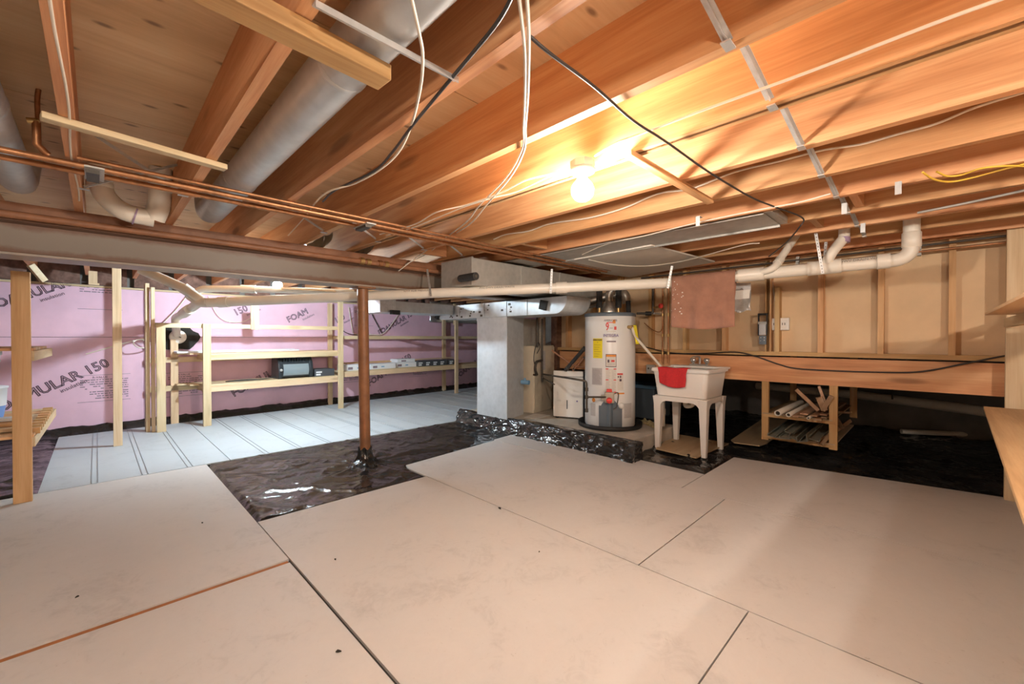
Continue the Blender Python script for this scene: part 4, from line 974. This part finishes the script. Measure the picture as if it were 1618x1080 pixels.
br = Vector((3.984, 1.128, 1.476))-bc; br.normalize(); bn = Vector((br.y,-br.x,0)); bn = bn if bn.dot(bc) < 0 else -bn
def bag_fn(sd):
    def fn(s, t_):
        w_ = .085*(1-.0*t_)+.012*t_; bul = .03*math.sin(math.pi*s)*math.sin(math.pi*min(1,t_*1.1))*sd
        return bc + br*(-w_+2*w_*s+.012*math.sin(t_*6)*t_) + bn*(bul+.006*noise.noise(Vector((s*6,t_*6,sd)))) + Vector((0,0,.115-.245*t_+.012*math.sin(s*9)*t_))
    return fn
m = MB(); m.grid(bag_fn(1), 14, 18); m.grid(bag_fn(-1), 14, 18); m.build('bag', 'bag_clear', bg)
MB().extrude([bc+br*-.045+bn*.030+Vector((0,0,-.03)), bc+br*.07+bn*.030+Vector((0,0,-.02)), bc+br*.075+bn*.030+Vector((0,0,.055)), bc+br*-.045+bn*.030+Vector((0,0,.045))], bn*.002).build('paper_label', 'label_paper', bg)
MB().extrude([bc+br*-.085+bn*.018+Vector((0,0,.05)), bc+br*.085+bn*.018+Vector((0,0,.05)), bc+br*.085+bn*.012+Vector((0,0,.115)), bc+br*-.085+bn*.012+Vector((0,0,.115))], bn*.003).build('header_card', 'label_grey', bg)
# ================================================================ ON THE RIGHT WALL
t = thing('outlet_box', 'white outlet box with its cable on the sheathing', 'outlet', (4.68, 1.059, 1.252))
c_ = Vector((4.68, 1.059, 1.252))
MB().box((4.645,c_.y-.078,c_.z-.058),(4.69,c_.y+.078,c_.z+.058)).build('box', 'plastic_white', t, bevel=.006)
for yy in (-.036,.036):
    so = MB().box((4.640,c_.y+yy-.026,c_.z-.036),(4.646,c_.y+yy+.026,c_.z+.036)).build('socket', 'plastic_white', t, bevel=.003)
    MB().box((4.638,c_.y+yy-.013,c_.z-.010),(4.641,c_.y+yy-.007,c_.z+.012)).build('slot', 'dark_iron', so); MB().box((4.638,c_.y+yy+.007,c_.z-.010),(4.641,c_.y+yy+.013,c_.z+.012)).build('slot', 'dark_iron', so)
cable('lead', [c_+Vector((-.02,.0,.058)), (4.66, 1.081, 1.398), (4.66, 1.103, 1.509), (4.66, 1.126, 1.694), (4.66, 1.126, 1.847)], .006, 'cable_white', 'x', parent=t)
t = thing('wall_holder', 'black framed tool holder hung on a stud by the outlet', 'tool holder', (4.58, 1.184, 1.203))
h0 = Vector((4.58, 1.184, 1.203))
for s in (-1, 1): MB().box((4.575,h0.y+s*.036-.005,h0.z-.06),(4.59,h0.y+s*.036+.005,h0.z+.145)).build('side_bar', 'black_rubber', t)
MB().box((4.57,h0.y-.042,h0.z+.135),(4.595,h0.y+.042,h0.z+.155)).build('top_bar', 'black_rubber', t, bevel=.004)
MB().box((4.57,h0.y-.03,h0.z-.055),(4.595,h0.y+.03,h0.z+.05)).build('pad', 'label_grey', t, bevel=.004)
MB().box((4.565,h0.y-.036,h0.z+.05),(4.597,h0.y+.036,h0.z+.075)).build('clamp', 'galv_dull', t)
MB().box((4.58,h0.y-.03,h0.z-.145),(4.595,h0.y+.03,h0.z-.062)).build('plate', 'slate_plastic', t)
m = MB()
for (a, b) in ((-.015,-.08),(.015,-.08),(-.015,-.105),(.018,-.11)): m.box((4.577,h0.y+a-.004,h0.z+b-.004),(4.581,h0.y+a+.004,h0.z+b+.004))
m.build('rivets', 'label_paper', t)
o = MB().box((4.60,1.13,.99),(4.69,1.168,1.95)).build('stud', 'stud_z', wr); o = MB().box((4.60,1.05,.99),(4.69,1.088,1.6)).build('stud', 'stud_z', wr)
cable('extension_cord', [(4.58, 2.401, 1.013), (4.58, 2.096, 0.954), (4.58, 1.75, 0.956), (4.585, 1.428, 0.977), (4.585, 1.239, 0.938), (4.585, 1.051, 0.872), (4.585, 0.899, 0.838), (4.585, 0.576, 0.833), (4.585, 0.289, 0.839), (4.585, 0.139, 0.848), (4.585, 0.016, 0.874), (4.585, -0.197, 0.946), (4.585, -0.377, 1.003), (4.585, -0.516, 1.024)], .006, 'cable_black', 'black cord sagging along the face of the timber girder')
# supply lines along the top of the right wall
for k, (v0, v1, mt, lab) in enumerate(((424,372,'copper','highest of three pipes along the top of the stud wall'),(431,381,'dark_iron','middle of three pipes along the top of the stud wall'),(438,392,'copper','lowest of three pipes along the top of the stud wall'))):
    t = thing('supply_line', lab, 'pipe', (4.55,.5,1.85), 'supply lines on the stud wall')
    a = Vector((4.56, 2.09, 1.894)); zz = (1.862,1.823,1.775)[k]
    MB().tube([(4.575-.012*k,2.45,zz),(4.575-.012*k,-2.8,zz+.03)], .009, 10).build('tube', mt, t)
    for y in (.9,.1): MB().box((4.57-.012*k,y-.012,zz-.014),(4.60,y+.012,zz+.028)).build('clip', 'galv_dull', t)
cable('white_cable', [(4.54, 1.046, 1.94), (4.5, 0.703, 1.966), (4.5, 0.291, 1.969), (4.5, -0.06, 1.944), (4.5, -0.306, 1.951)], .005, 'cable_white', 'white cable above the supply lines on the stud wall', 'cable', 'white cables')
# vertical copper stack left of the tub
for (u, r, mt, lab, top) in ((1047,.009,'copper','left copper riser between heater and tub',1.80),(1056,.011,'copper','right copper riser between heater and tub',1.80)):
    p = Vector((4.52, 2.165, 1.359)) if u == 1047 else Vector((4.52, 2.099, 1.356))
    t = thing('copper_riser', lab, 'pipe', (4.52,p.y,.85), 'copper risers by the tub')
    MB().tube([(4.52,p.y,.84),(4.52,p.y,top)], r, 12).build('tube', mt, t)
    for z in (.95,1.15,1.38): MB().tube([(4.52,p.y,z-.016),(4.52,p.y,z+.016)], r*1.5, 12).build('fitting', 'brass', t)
t = thing('shutoff_valve', 'red-handled shut-off valve above the water heater side', 'valve', (4.45, 2.198, 1.463))
p = Vector((4.45, 2.235, 1.416))
MB().tube(bend([(4.4, 2.417, 1.4), (4.45, 2.243, 1.395), (4.45, 2.244, 1.714)],.03,4), .014, 12).build('pipe', 'dark_iron', t)
MB().tube([(4.45, 2.243, 1.459), (4.42, 2.139, 1.466)], .012, 12).build('stem', 'brass', t)
MB().lathe([(.0005,.01),(.026,.008),(.028,0),(.0005,-.002)], (4.41, 2.134, 1.472), 14, Matrix.Rotation(math.pi/2,4,'Y')).build('handwheel', 'label_red', t)
MB().box((4.45,p.y-.01,p.z-.03),(4.60,p.y+.01,p.z-.01)).build('bracket', 'galv_dull', t)
MB().tube([(4.42, 2.319, 1.397), (4.44, 2.26, 1.395)], .024, 14).build('union', 'black_rubber', t)
cable('thin_tube', [(4.5, 2.376, 1.293), (4.5, 2.282, 1.218), (4.5, 2.192, 1.188), (4.5, 2.147, 1.252)], .006, 'copper', 'thin copper tube looping to the risers', 'pipe')
t = thing('wall_box', 'small grey electrical box below the girder plate by the heater', 'electrical box', (4.55, 2.322, 0.759))
p = Vector((4.55, 2.322, 0.759))
MB().box((4.54,p.y-.05,p.z-.05),(4.60,p.y+.05,p.z+.05)).build('box', 'galv_dull', t, bevel=.004)
for s in (-.02,.02): MB().tube([(4.535,p.y+s,p.z+.01),(4.545,p.y+s,p.z+.01)], .010, 10).build('knockout', 'dark_iron', t)
# ================================================================ HANGING RACK UNDER THE GIRDER
rk = thing('hanging_rack', 'open wooden rack hanging below the girder', 'rack', (4.65,.9,.14))
for (x, y, z0) in ((4.62,1.165,.135),(4.62,.635,.135),(5.75,.62,.27),(5.75,1.165,.27)):
    MB().box((x-.019,y-.03,z0),(x+.019,y+.03,.70 if x < 5 else .95)).build('hanger_post', 'stud_z', rk, bevel=.002)
MB().box((4.60,.62,.36),(4.64,1.18,.385)).build('front_rail', 'stud_y', rk); MB().box((4.60,.62,.15),(4.64,1.18,.175)).build('front_rail', 'stud_y', rk)
MB().box((4.60,.64,.386),(5.78,1.19,.398)).build('shelf', 'scrap_ply', rk); MB().box((4.60,.62,.176),(5.78,1.0,.188)).build('shelf', 'scrap_ply', rk)
def offcut(name, lab, mb, mat, cat, grp=None):
    o = mb.build(name, mat); tag(o, lab, cat, grp); return o
for (y, z, r, ln, lab) in ((1.03,.425,.027,.95,'largest cream pipe offcut on the hanging rack'),(.945,.420,.020,.85,'middle cream pipe offcut on the hanging rack'),(.795,.411,.012,.8,'thinnest cream pipe offcut on the hanging rack')):
    t = thing('pipe_offcut', lab, 'pipe', (4.5,y,z), 'pipe offcuts on the rack')
    m = MB(); n_ = 16; vs = []
    x0 = 4.47; 
    for (x, rr) in ((x0+.02,r*.72),(x0,r*.72),(x0,r),(x0+ln,r)):
        for j in range(n_): a = 2*math.pi*j/n_; vs.append((x, y+rr*math.cos(a), z+rr*math.sin(a)))
    m.add(vs, [(i*n_+j, i*n_+(j+1)%n_, (i+1)*n_+(j+1)%n_, (i+1)*n_+j) for i in range(3) for j in range(n_)], True)
    m.build('tube', 'pvc_white', t)
    MB().tube([(x0+.021,y,z),(x0+.024,y,z)], r*.7, 12).build('bore', 'hole_dark', t)
k = 0
TL = ['narrow brown trim offcut beside the largest cream pipe','flat brown trim offcut right of the middle cream pipe','wide thin trim offcut on top of the rack pile','trim offcut resting across the pile on the rack shelf','trim offcut right of the thinnest cream pipe','thick trim offcut at the right of the rack shelf','trim offcut nearest the right rack post','thin trim offcut on top at the right of the rack shelf']
for lab, (y, z, w_, h_, x0) in zip(TL, ((.985,.405,.03,.012,4.5),(.90,.405,.05,.014,4.52),(.86,.418,.07,.010,4.48),(.84,.432,.06,.012,4.55),(.76,.432,.05,.012,4.50),(.73,.405,.06,.016,4.48),(.69,.42,.04,.014,4.53),(.70,.44,.05,.010,4.56))):
    offcut('trim_offcut', lab, MB().bar((x0,y,z),(x0+.9,y+random.uniform(-.03,.03),z+random.uniform(0,.02)), w_, h_), 'old_trim', 'trim offcut', 'trim offcuts on the rack shelf')
for (p0, p1, w_, lab) in (((4.56, 0.903, 0.648), (4.6, 0.742, 0.471), .03, 'long brown trim strip leaning left out of the rack'),((4.62, 0.742, 0.685), (4.6, 0.683, 0.512), .022, 'narrow brown trim strip leaning steeply in the rack'),((4.58, 0.735, 0.593), (4.6, 0.696, 0.476), .05, 'short notched brown trim piece in the rack'),((4.56, 0.642, 0.615), (4.6, 0.71, 0.475), .035, 'short brown trim piece leaning against the rack post'),((4.7, 0.642, 0.431), (4.8, 0.591, 0.304), .03, 'brown trim strip sloping down right of the rack post'),((4.68, 0.64, 0.462), (4.9, 0.549, 0.435), .016, 'thin pale trim strip sticking out right of the rack'),((4.56, 0.739, 0.183), (4.95, 0.554, 0.358), .03, 'curved pale trim strip under the rack at right'),((4.55, 0.71, 0.178), (4.68, 0.648, 0.291), .03, 'short brown trim strip at the lower right of the rack')):
    offcut('trim_offcut', lab, MB().bar(p0, p1, w_, .010, (1,0,.2)), 'old_trim', 'trim offcut')
def chan(y, z, x0, ln, wd, hh, tilt):
    th = .003; m = MB(); prof_ = [(-wd/2,hh),(-wd/2,0),(wd/2,0),(wd/2,hh*.8),(wd/2-.012,hh*.8)]
    c, s = math.cos(tilt), math.sin(tilt)
    P = [(y+a*c-b*s, z+a*s+b*c) for a, b in prof_]
    for i in range(len(P)-1):
        a, b = Vector((0,*P[i])), Vector((0,*P[i+1])); d = (b-a).normalized(); nn = Vector((0,-d.z,d.y))*th
        m.extrude([Vector((x0,0,0))+a, Vector((x0,0,0))+b, Vector((x0,0,0))+b+nn, Vector((x0,0,0))+a+nn], (ln,0,.03))
    return m
for (y, z, x0, wd, hh, tl, lab) in ((1.06,.20,4.46,.10,.03,.1,'grey vinyl channel at the left of the lower rack shelf'),(.98,.205,4.42,.12,.02,-.05,'flat grey vinyl channel in front on the lower shelf'),(.90,.21,4.46,.09,.05,.5,'grey vinyl channel tipped up in the lower rack'),(.83,.20,4.44,.08,.06,-.2,'deep grey vinyl channel in the lower rack'),(.76,.215,4.50,.09,.03,.15,'grey vinyl channel at the right of the lower shelf'),(.95,.245,4.52,.08,.03,.3,'grey vinyl channel on top of the pile')):
    o = chan(y, z, x0, .95, wd, hh, tl).build('vinyl_channel', 'vinyl_grey'); tag(o, lab, 'vinyl channel', 'vinyl channels on the rack')
# crawl-space pipes
t = thing('crawlspace_pipe', 'white drain pipe running along the back of the crawl space', 'pipe', (6.503, 0.635, 0.42))
MB().tube([(6.888, 1.851, 0.42), (6.647, 0.649, 0.42), (6.016, -0.343, 0.42)], .05, 18).build('run', 'pvc_white', t)
MB().tube([(6.027, 0.328, 0.47), (5.93, 0.323, 0.6)], .008, 8).build('hanger', 'dark_iron', t)
t = thing('loose_pipe', 'cream pipe with yellow sticker lying on the black plastic', 'pipe', (6.875, -0.108, 0.04))
pa, pb = Vector((6.619, 0.281, 0.04)), Vector((7.055, -0.46, 0.04))
MB().tube([pa, pb+(pb-pa)*.2], .028, 18).build('tube', 'pvc_white', t)
q = pa.lerp(pb,.83); d = (pb-pa).normalized(); n_ = (Vector((0,0,1.12))-q); n_ -= d*n_.dot(d); n_.normalize()
MB().extrude([q-d*.07+n_*.0283+Vector((0,0,.006)), q+d*.05+n_*.0283+Vector((0,0,.006)), q+d*.05+n_*.0275+Vector((0,0,.018)), q-d*.07+n_*.0275+Vector((0,0,.018))], n_*.001).build('sticker', 'label_yellow', t)
# dark bin seen between heater and tub
t = thing('storage_bin', 'dark bin with pale blue lid behind the water heater', 'bin', (5.6,2.95,0))
MB().box((5.4,2.7,0),(5.9,3.2,.42)).build('tub', 'slate_plastic', t, bevel=.02); MB().box((5.38,2.68,.42),(5.92,3.22,.47)).build('lid', 'blue_fitting', t, bevel=.01)
# ================================================================ RIGHT BENCH AND SHELF
wk = thing('workbench', 'long plywood bench with upper shelf along the right edge', 'workbench', (3.0,-.4,0))
MB().plate([(4.19,-.222),(1.0,-.14),(1.0,-.95),(4.19,-.95)], .648, .666).build('bench_top', 'ply_top', wk, bevel=.002)
MB().box((4.46,-.445,0),(4.50,-.335,2.0)).build('post', 'pine_z', wk, bevel=.003)
MB().box((4.46,-.445,0),(4.50,-.335,.63)).build('post', 'pine_z', wk) if False else None
MB().box((4.10,-.56,0),(4.14,-.47,.648)).build('leg', 'pine_z', wk, bevel=.003); MB().box((1.3,-.34,0),(1.34,-.25,.648)).build('leg', 'pine_z', wk, bevel=.003)
MB().box((1.1,-.30,.56),(4.14,-.262,.647)).build('apron_rail', 'pine_x', wk); MB().box((4.10,-.95,.56),(4.14,-.30,.647)).build('apron_rail', 'pine_y', wk)
MB().plate([(3.75,-.20),(1.0,-.20),(1.0,-.9),(3.95,-.75)], 1.255, 1.268).build('upper_shelf', 'ply_top', wk)
MB().box((1.0,-.36,1.195),(4.46,-.325,1.254)).build('shelf_rail', 'pine_x', wk)

# ================================================================ SHELVES ON THE PINK WALL
RZ = math.radians(4.2); WO = (.26,7.08,0)
def wthing(name, label, cat, group=None): return thing(name, label, cat, WO, group, RZ)
def wb_(lo, hi, name, mat, par, bev=.002): return MB().box(lo, hi).build(name, mat, par, local=True, bevel=bev)
sa = wthing('storage_shelf', 'long pine shelf on the pink wall holding the heater', 'shelf')
wb_((.12,-.50,0),(.158,-.41,1.77),'post','pine_z',sa); wb_((.165,-.55,0),(.20,-.50,1.72),'post','pine_z',sa)
wb_((.21,-.60,0),(.248,-.56,1.24),'post','pine_z',sa) if False else wb_((.20,-.62,0),(.285,-.582,1.245),'post','pine_z',sa)
wb_((.655,-.62,0),(.74,-.582,1.30),'post','pine_z',sa); wb_((2.425,-.62,0),(2.50,-.582,1.70),'post','pine_z',sa)
wb_((2.50,-.11,0),(2.57,-.07,1.70),'post','pine_z',sa); wb_((.42,-.11,0),(.50,-.07,1.1),'post','pine_z',sa)
wb_((.20,-.58,1.245),(2.425,-.54,1.30),'rail','pine_x',sa); wb_((1.20,-.60,1.235),(1.30,-.58,1.56),'upright','pine_z',sa)
wb_((.20,-.11,.80),(2.50,-.07,.87),'rail','pine_x',sa); wb_((.20,-.11,.43),(2.50,-.07,.50),'rail','pine_x',sa)
for (z, h_) in ((.835,.07),(.425,.08)):
    wb_((.66,-.58,z),(2.425,-.545,z+h_),'rail','pine_x',sa)
    y0 = -.575
    for k in range(3):
        a = y0 + k*.165; wb_((.66-.1*k,a,z+h_),(2.44,a+.16,z+h_+.018),'shelf_board','pine_x',sa)
    for x in (.72,1.55,2.38): wb_((x-.02,-.545,z),(x+.02,-.11,z+h_-.002),'cross_bearer','pine_y',sa)
sb2 = wthing('storage_shelf', 'pine shelf on the pink wall holding flooring cartons', 'shelf')
wb_((4.855,-.62,0),(4.93,-.582,1.58),'post','pine_z',sb2); wb_((4.95,-.11,0),(5.03,-.07,1.60),'post','pine_z',sb2)
wb_((7.2,-.62,0),(7.28,-.582,1.58),'post','pine_z',sb2)
wb_((2.505,-.58,1.10),(7.3,-.545,1.155),'rail','pine_x',sb2); wb_((2.58,-.11,1.10),(7.3,-.07,1.155),'rail','pine_x',sb2)
wb_((2.505,-.58,.49),(7.3,-.545,.56),'rail','pine_x',sb2); wb_((2.58,-.11,.49),(7.3,-.07,.56),'rail','pine_x',sb2)
for k in range(3): wb_((2.51,-.575+k*.165,.56),(7.3,-.575+k*.165+.16,.578),'shelf_board','pine_x',sb2)
for x in (2.6,3.8,4.89,6.1): wb_((x-.02,-.545,1.10),(x+.02,-.11,1.15),'cross_bearer','pine_y',sb2); wb_((x-.02,-.545,.49),(x+.02,-.11,.555),'cross_bearer','pine_y',sb2)
# cartons
cart = [(2.60,2.95,-.50,.10,'carton_white','leftmost white carton on the far shelf, by the post',True),(2.10,2.42,-.50,.11,'carton_dark','dark carton between the heater and the shelf post',False),
        (3.05,3.55,-.50,.09,'carton_white','second white carton on the far shelf, right of the column',True),(3.58,4.05,-.45,.09,'carton_white','white carton with dark end in the middle of the far shelf',True),
        (4.02,4.75,-.50,.105,'carton_dark','large black and white flooring carton on the far shelf',True),(4.78,5.05,-.50,.10,'carton_dark','rightmost small black carton on the far shelf',True)]
for (x0, x1, y0, h_, mt, lab, pr_) in cart:
    t = wthing('carton', lab, 'carton', 'cartons on the far shelf')
    z0 = .579 if x0 > 2.45 else .524
    t = wb_((x0,y0,z0),(x1-.01,y0+.30,z0+h_),'box',mt,t,.003)
    if mt == 'carton_dark':
        n_ = max(1, int((x1-x0)/.16))
        for k in range(n_):
            a = x0+.02+k*(x1-x0-.03)/n_; wb_((a,y0-.002,z0+.015),(a+.07,y0,z0+.042),'printed_label','carton_white',t,0); wb_((a,y0-.002,z0+.055),(a+.09,y0,z0+.075),'printed_label','carton_white',t,0)
    else:
        wb_((x0+.04,y0-.002,z0+.02),(x0+.12,y0,z0+.06),'printed_label','print_grey',t,0); wb_((x0+.2,y0-.002,z0+.03),(x0+.26,y0,z0+.05),'printed_label','blue_fitting',t,0)
t = wthing('carton', 'second layer white carton stacked on the flooring cartons', 'carton', 'cartons on the far shelf')
wb_((3.62,-.44,.672),(4.0,-.2,.73),'box','carton_white',t,.003); wb_((3.7,-.442,.685),(3.8,-.44,.71),'printed_label','print_grey',t,0)
o = wthing('wood_strip', 'long pale wood strip lying on the far shelf cartons', 'board'); MB().bar((2.75,-.16,.69),(5.2,-.14,.70),.05,.02).build('strip', 'pine_x', o, local=True); MB().bar((2.75,-.22,.68),(4.2,-.22,.685),.04,.015).build('strip', 'stud_x', o, local=True)
o = wthing('white_board', 'thin white board lying on the middle shelf left of the post', 'board'); wb_((.45,-.30,.924),(1.95,-.12,.945),'board','carton_white',o); wb_((.45,-.12,.946),(1.95,-.118,.952),'edge','carton_white',o,0)
# space heater
t = wthing('space_heater', 'black space heater with curved grey front on the lower shelf', 'heater')
zs = .524
def hprof(x0, x1, name, mt, pts): MB().extrude([(x0,a,zs+b) for a, b in pts], (x1-x0,0,0)).build(name, mt, t, local=True, bevel=.008)
hprof(1.60,2.04,'body','heater_black',[(-.50,.02),(-.52,.10),(-.50,.22),(-.46,.29),(-.40,.315),(-.26,.315),(-.24,.02)])
hprof(1.575,1.625,'end_cap','heater_black',[(-.51,.0),(-.535,.10),(-.51,.23),(-.46,.31),(-.39,.335),(-.25,.335),(-.23,.0)])
hprof(2.015,2.065,'end_cap','heater_black',[(-.51,.0),(-.535,.10),(-.51,.23),(-.46,.31),(-.39,.335),(-.25,.335),(-.23,.0)])
def hf(s, t_): return (1.64+s*.36, -.512-.022*math.sin(math.pi*t_), zs+.045+t_*.165)
MB().grid(hf, 4, 10).build('front_panel', 'heater_grey', t, local=True)
for k in range(9): wb_((1.65+k*.039,-.50,zs+.235),(1.66+k*.039,-.455,zs+.30),'grille_bar','heater_black',t,0)
MB().lathe([(.0005,.02),(.018,.02),(.02,0)], (1.60,-.545,zs+.13), 14, Matrix.Rotation(math.pi/2,4,'X')).build('dial', 'galv_dull', t, local=True)
c = cable('power_cord', [(1.6,-.40,zs+.03),(1.4,-.42,zs+.01),(1.15,-.36,zs+.012),(.95,-.42,zs+.01),(1.05,-.48,zs+.012),(1.3,-.46,zs+.01),(1.5,-.44,zs+.02)], .006, 'cable_black', 'x', parent=None)
c.parent = t
del c['label'], c['category']
# cables on the pink wall
def wcable(pts, r, mt, lab, grp=None):
    t = wthing('wall_cable', lab, 'cable', grp); MB().tube(curve_pts(pts), r, 8).build('cable', mt, t, local=True); 
    q = pts[len(pts)//2]; MB().box((q[0]-.012,q[1]-.006,q[2]-.006),(q[0]+.012,q[1]+.012,q[2]+.012)).build('staple', 'plastic_white', t, local=True)
wcable([(-.35,-.02,.93),(.0,-.03,1.06),(.13,-.12,1.10),(.24,-.16,1.02),(.10,-.2,1.0),(.06,-.15,1.08),(.25,-.1,1.15),(.35,-.06,1.3),(.5,-.04,1.5),(.62,-.03,1.7)], .007, 'cable_white', 'white cable looping past the left shelf post on the pink wall')
wcable([(2.9,-.03,1.66),(2.95,-.05,1.3),(3.0,-.06,1.19),(3.3,-.05,1.18),(3.6,-.04,1.22),(3.95,-.03,1.62)], .008, 'cable_white', 'white cable sagging above the carton shelf')
wcable([(2.75,-.03,1.66),(2.72,-.04,1.4),(2.78,-.05,1.25),(2.95,-.06,1.18),(3.2,-.05,1.17)], .006, 'cable_black', 'black cable sagging beside the column on the pink wall')
wcable([(.85,-.03,1.70),(.95,-.04,1.45),(1.1,-.04,1.35),(1.35,-.04,1.40),(1.5,-.03,1.70)], .005, 'cable_white', 'thin white cable drooping above the heater shelf')
wcable([(3.3,-.03,1.66),(3.38,-.03,1.5),(3.5,-.03,1.30),(3.56,-.03,1.2)], .008, 'cable_black', 'black cable running down the pink wall right of the column')
# small window frame far right of rim, braces at the beam
# ================================================================ LEFT SHELF
ls = thing('storage_shelf', 'rough pine shelf unit at the left edge of the room', 'shelf', (-.8,5.2,0))
MB().box((-.405,4.36,0),(-.318,4.40,1.57)).build('post', 'stud_z', ls, bevel=.002)
MB().box((.12,5.96,0),(.19,6.0,1.85)).build('post', 'pine_z', ls, bevel=.002)
MB().box((-1.7,4.36,0),(-1.62,4.40,1.57)).build('post', 'stud_z', ls); MB().box((-1.7,5.96,0),(-1.62,6.0,1.85)).build('post', 'pine_z', ls)
MB().bar((-0.43, 5.929, 1.8), (-0.347, 5.98, 1.66), .035, .05).build('brace', 'pine_y', ls)
for (z, yb) in ((.40,6.02),(.995,5.6)):
    MB().bar((-.325,4.41,z+.0),(-.300,yb,z+.0), .038, .07).build('end_bearer', 'pine_y', ls, bevel=.002)
    MB().bar((-1.66,4.41,z),(-1.66,yb,z), .038, .07).build('end_bearer', 'pine_y', ls)
    n_ = 8 if z < .6 else 6
    for k in range(n_):
        y = 4.47 + k*(yb-4.45)/n_; MB().bar((-.31,y,z+.046),(-1.75,y,z+.046), (yb-4.5)/n_*.93, .018).build('slat', 'pine_x' if k % 3 else 'stud_x', ls)
    if z < .6:
        for k in range(9): MB().cbox((-.318,4.52+k*.15,z+.062),(.06,.07,.04)).build('slat_end', 'stud_x', ls)
tp = thing('bucket', 'white plastic bucket stacked upper on the left shelf', 'bucket', (-.62,5.35,.74))
bx, by = -.70, 5.25
MB().lathe([(.135,.735),(.15,.96),(.156,.96),(.156,.99),(.16,.992),(.16,1.0),(.0005,1.0)], (bx,by,0), 32).build('body', 'bucket_white', tp)
MB().lathe([(.163,.985),(.166,.988),(.166,1.012),(.15,1.016),(.0005,1.014)], (bx,by,0), 32).build('lid', 'bucket_white', tp); MB().lathe([(.152,.93),(.158,.932),(.158,.945),(.152,.947)], (bx,by,0), 32).build('rib', 'bucket_white', tp)
tp = thing('bucket', 'blue and white paint-smeared bucket under the white one', 'bucket', (-.62,5.35,.456))
MB().lathe([(.145,.458),(.165,.60),(.0005,.60)], (bx+.02,by,0), 32).build('lower_wall', 'bucket_blue', tp); MB().lathe([(.166,.585),(.172,.72),(.178,.722),(.178,.735),(.0005,.735)], (bx+.02,by,0), 32).build('upper_wall', 'bucket_white', tp)
for k, (y, z, mt, w_, lab) in enumerate(((4.62,.475,'pine_x',.14,'pine plank lying on the left shelf front'),(4.85,.475,'stud_x',.14,'amber plank lying second on the left shelf'),(5.02,.475,'pine_x',.12,'pine plank lying third on the left shelf'),(4.70,.500,'stud_x',.12,'amber plank stacked on the left shelf planks'),(4.86,.500,'carton_white',.16,'white foam strip on the left shelf planks'),(4.78,.527,'carton_white',.10,'upper white foam strip on the left shelf planks'))):
    o = MB().bar((-.36-.03*(k%3),y,z),(-1.6,y+.02,z), w_, .022).build('plank', mt, None, bevel=.002); tag(o, lab, 'plank')
# stub boards hanging under the far joists near the beam
for (u, v0, v1, lab) in ((63,300,0,''),): pass
t = thing('hanging_block', 'short pale board hanging from a joist above the pink wall', 'board', (-0.02, 6.6, 1.708))
p = Vector((-0.02, 6.6, 1.708)); MB().box((p.x-.035,p.y-.02,p.z),(p.x+.035,p.y+.02,1.86)).build('block', 'pine_z', t); MB().box((p.x-.035,p.y-.03,p.z+.0),(p.x+.05,p.y+.03,p.z+.02)).build('foot', 'pine_x', t)
o = MB().bar((1.447, 5.047, 1.665), (1.926, 4.784, 1.647), .09, .02).build('wood_strip', 'pine_x'); tag(o, 'pale board under the joists right of the cool bulb', 'board')
# small debris on the white floor sheets
CL = ['largest dark chip, on the white sheet right of the column','speck of dark debris at the middle of the floor','dark speck near the corner where two floor seams meet','dark speck on the left floor sheet above the orange filler','dark chip on the near sheet below the orange filler','dark speck on the floor sheet left of the black plastic']
for (u_, p, s_) in ((0,(1.878, 2.01, 0),.016),(1,(1.64, 1.455, 0),.006),(2,(0.852, 2.129, 0),.008),(3,(-0.066, 2.606, 0),.008),(4,(0.608, 1.495, 0),.010),(5,(0.45, 3.118, 0),.008)):
    a = random.uniform(0,3); P = Vector(p)
    pts_ = [(P.x+s_*f_*math.cos(a+k), P.y+s_*f_*math.sin(a+k), .001) for k, f_ in ((0,1),(1.2,.5),(2.6,1.1),(3.9,.4),(5.1,.8))]
    o = MB().extrude(pts_, (0,0,.004)).build('debris_chip', 'hole_dark'); tag(o, CL[u_], 'debris', 'chips on the floor')
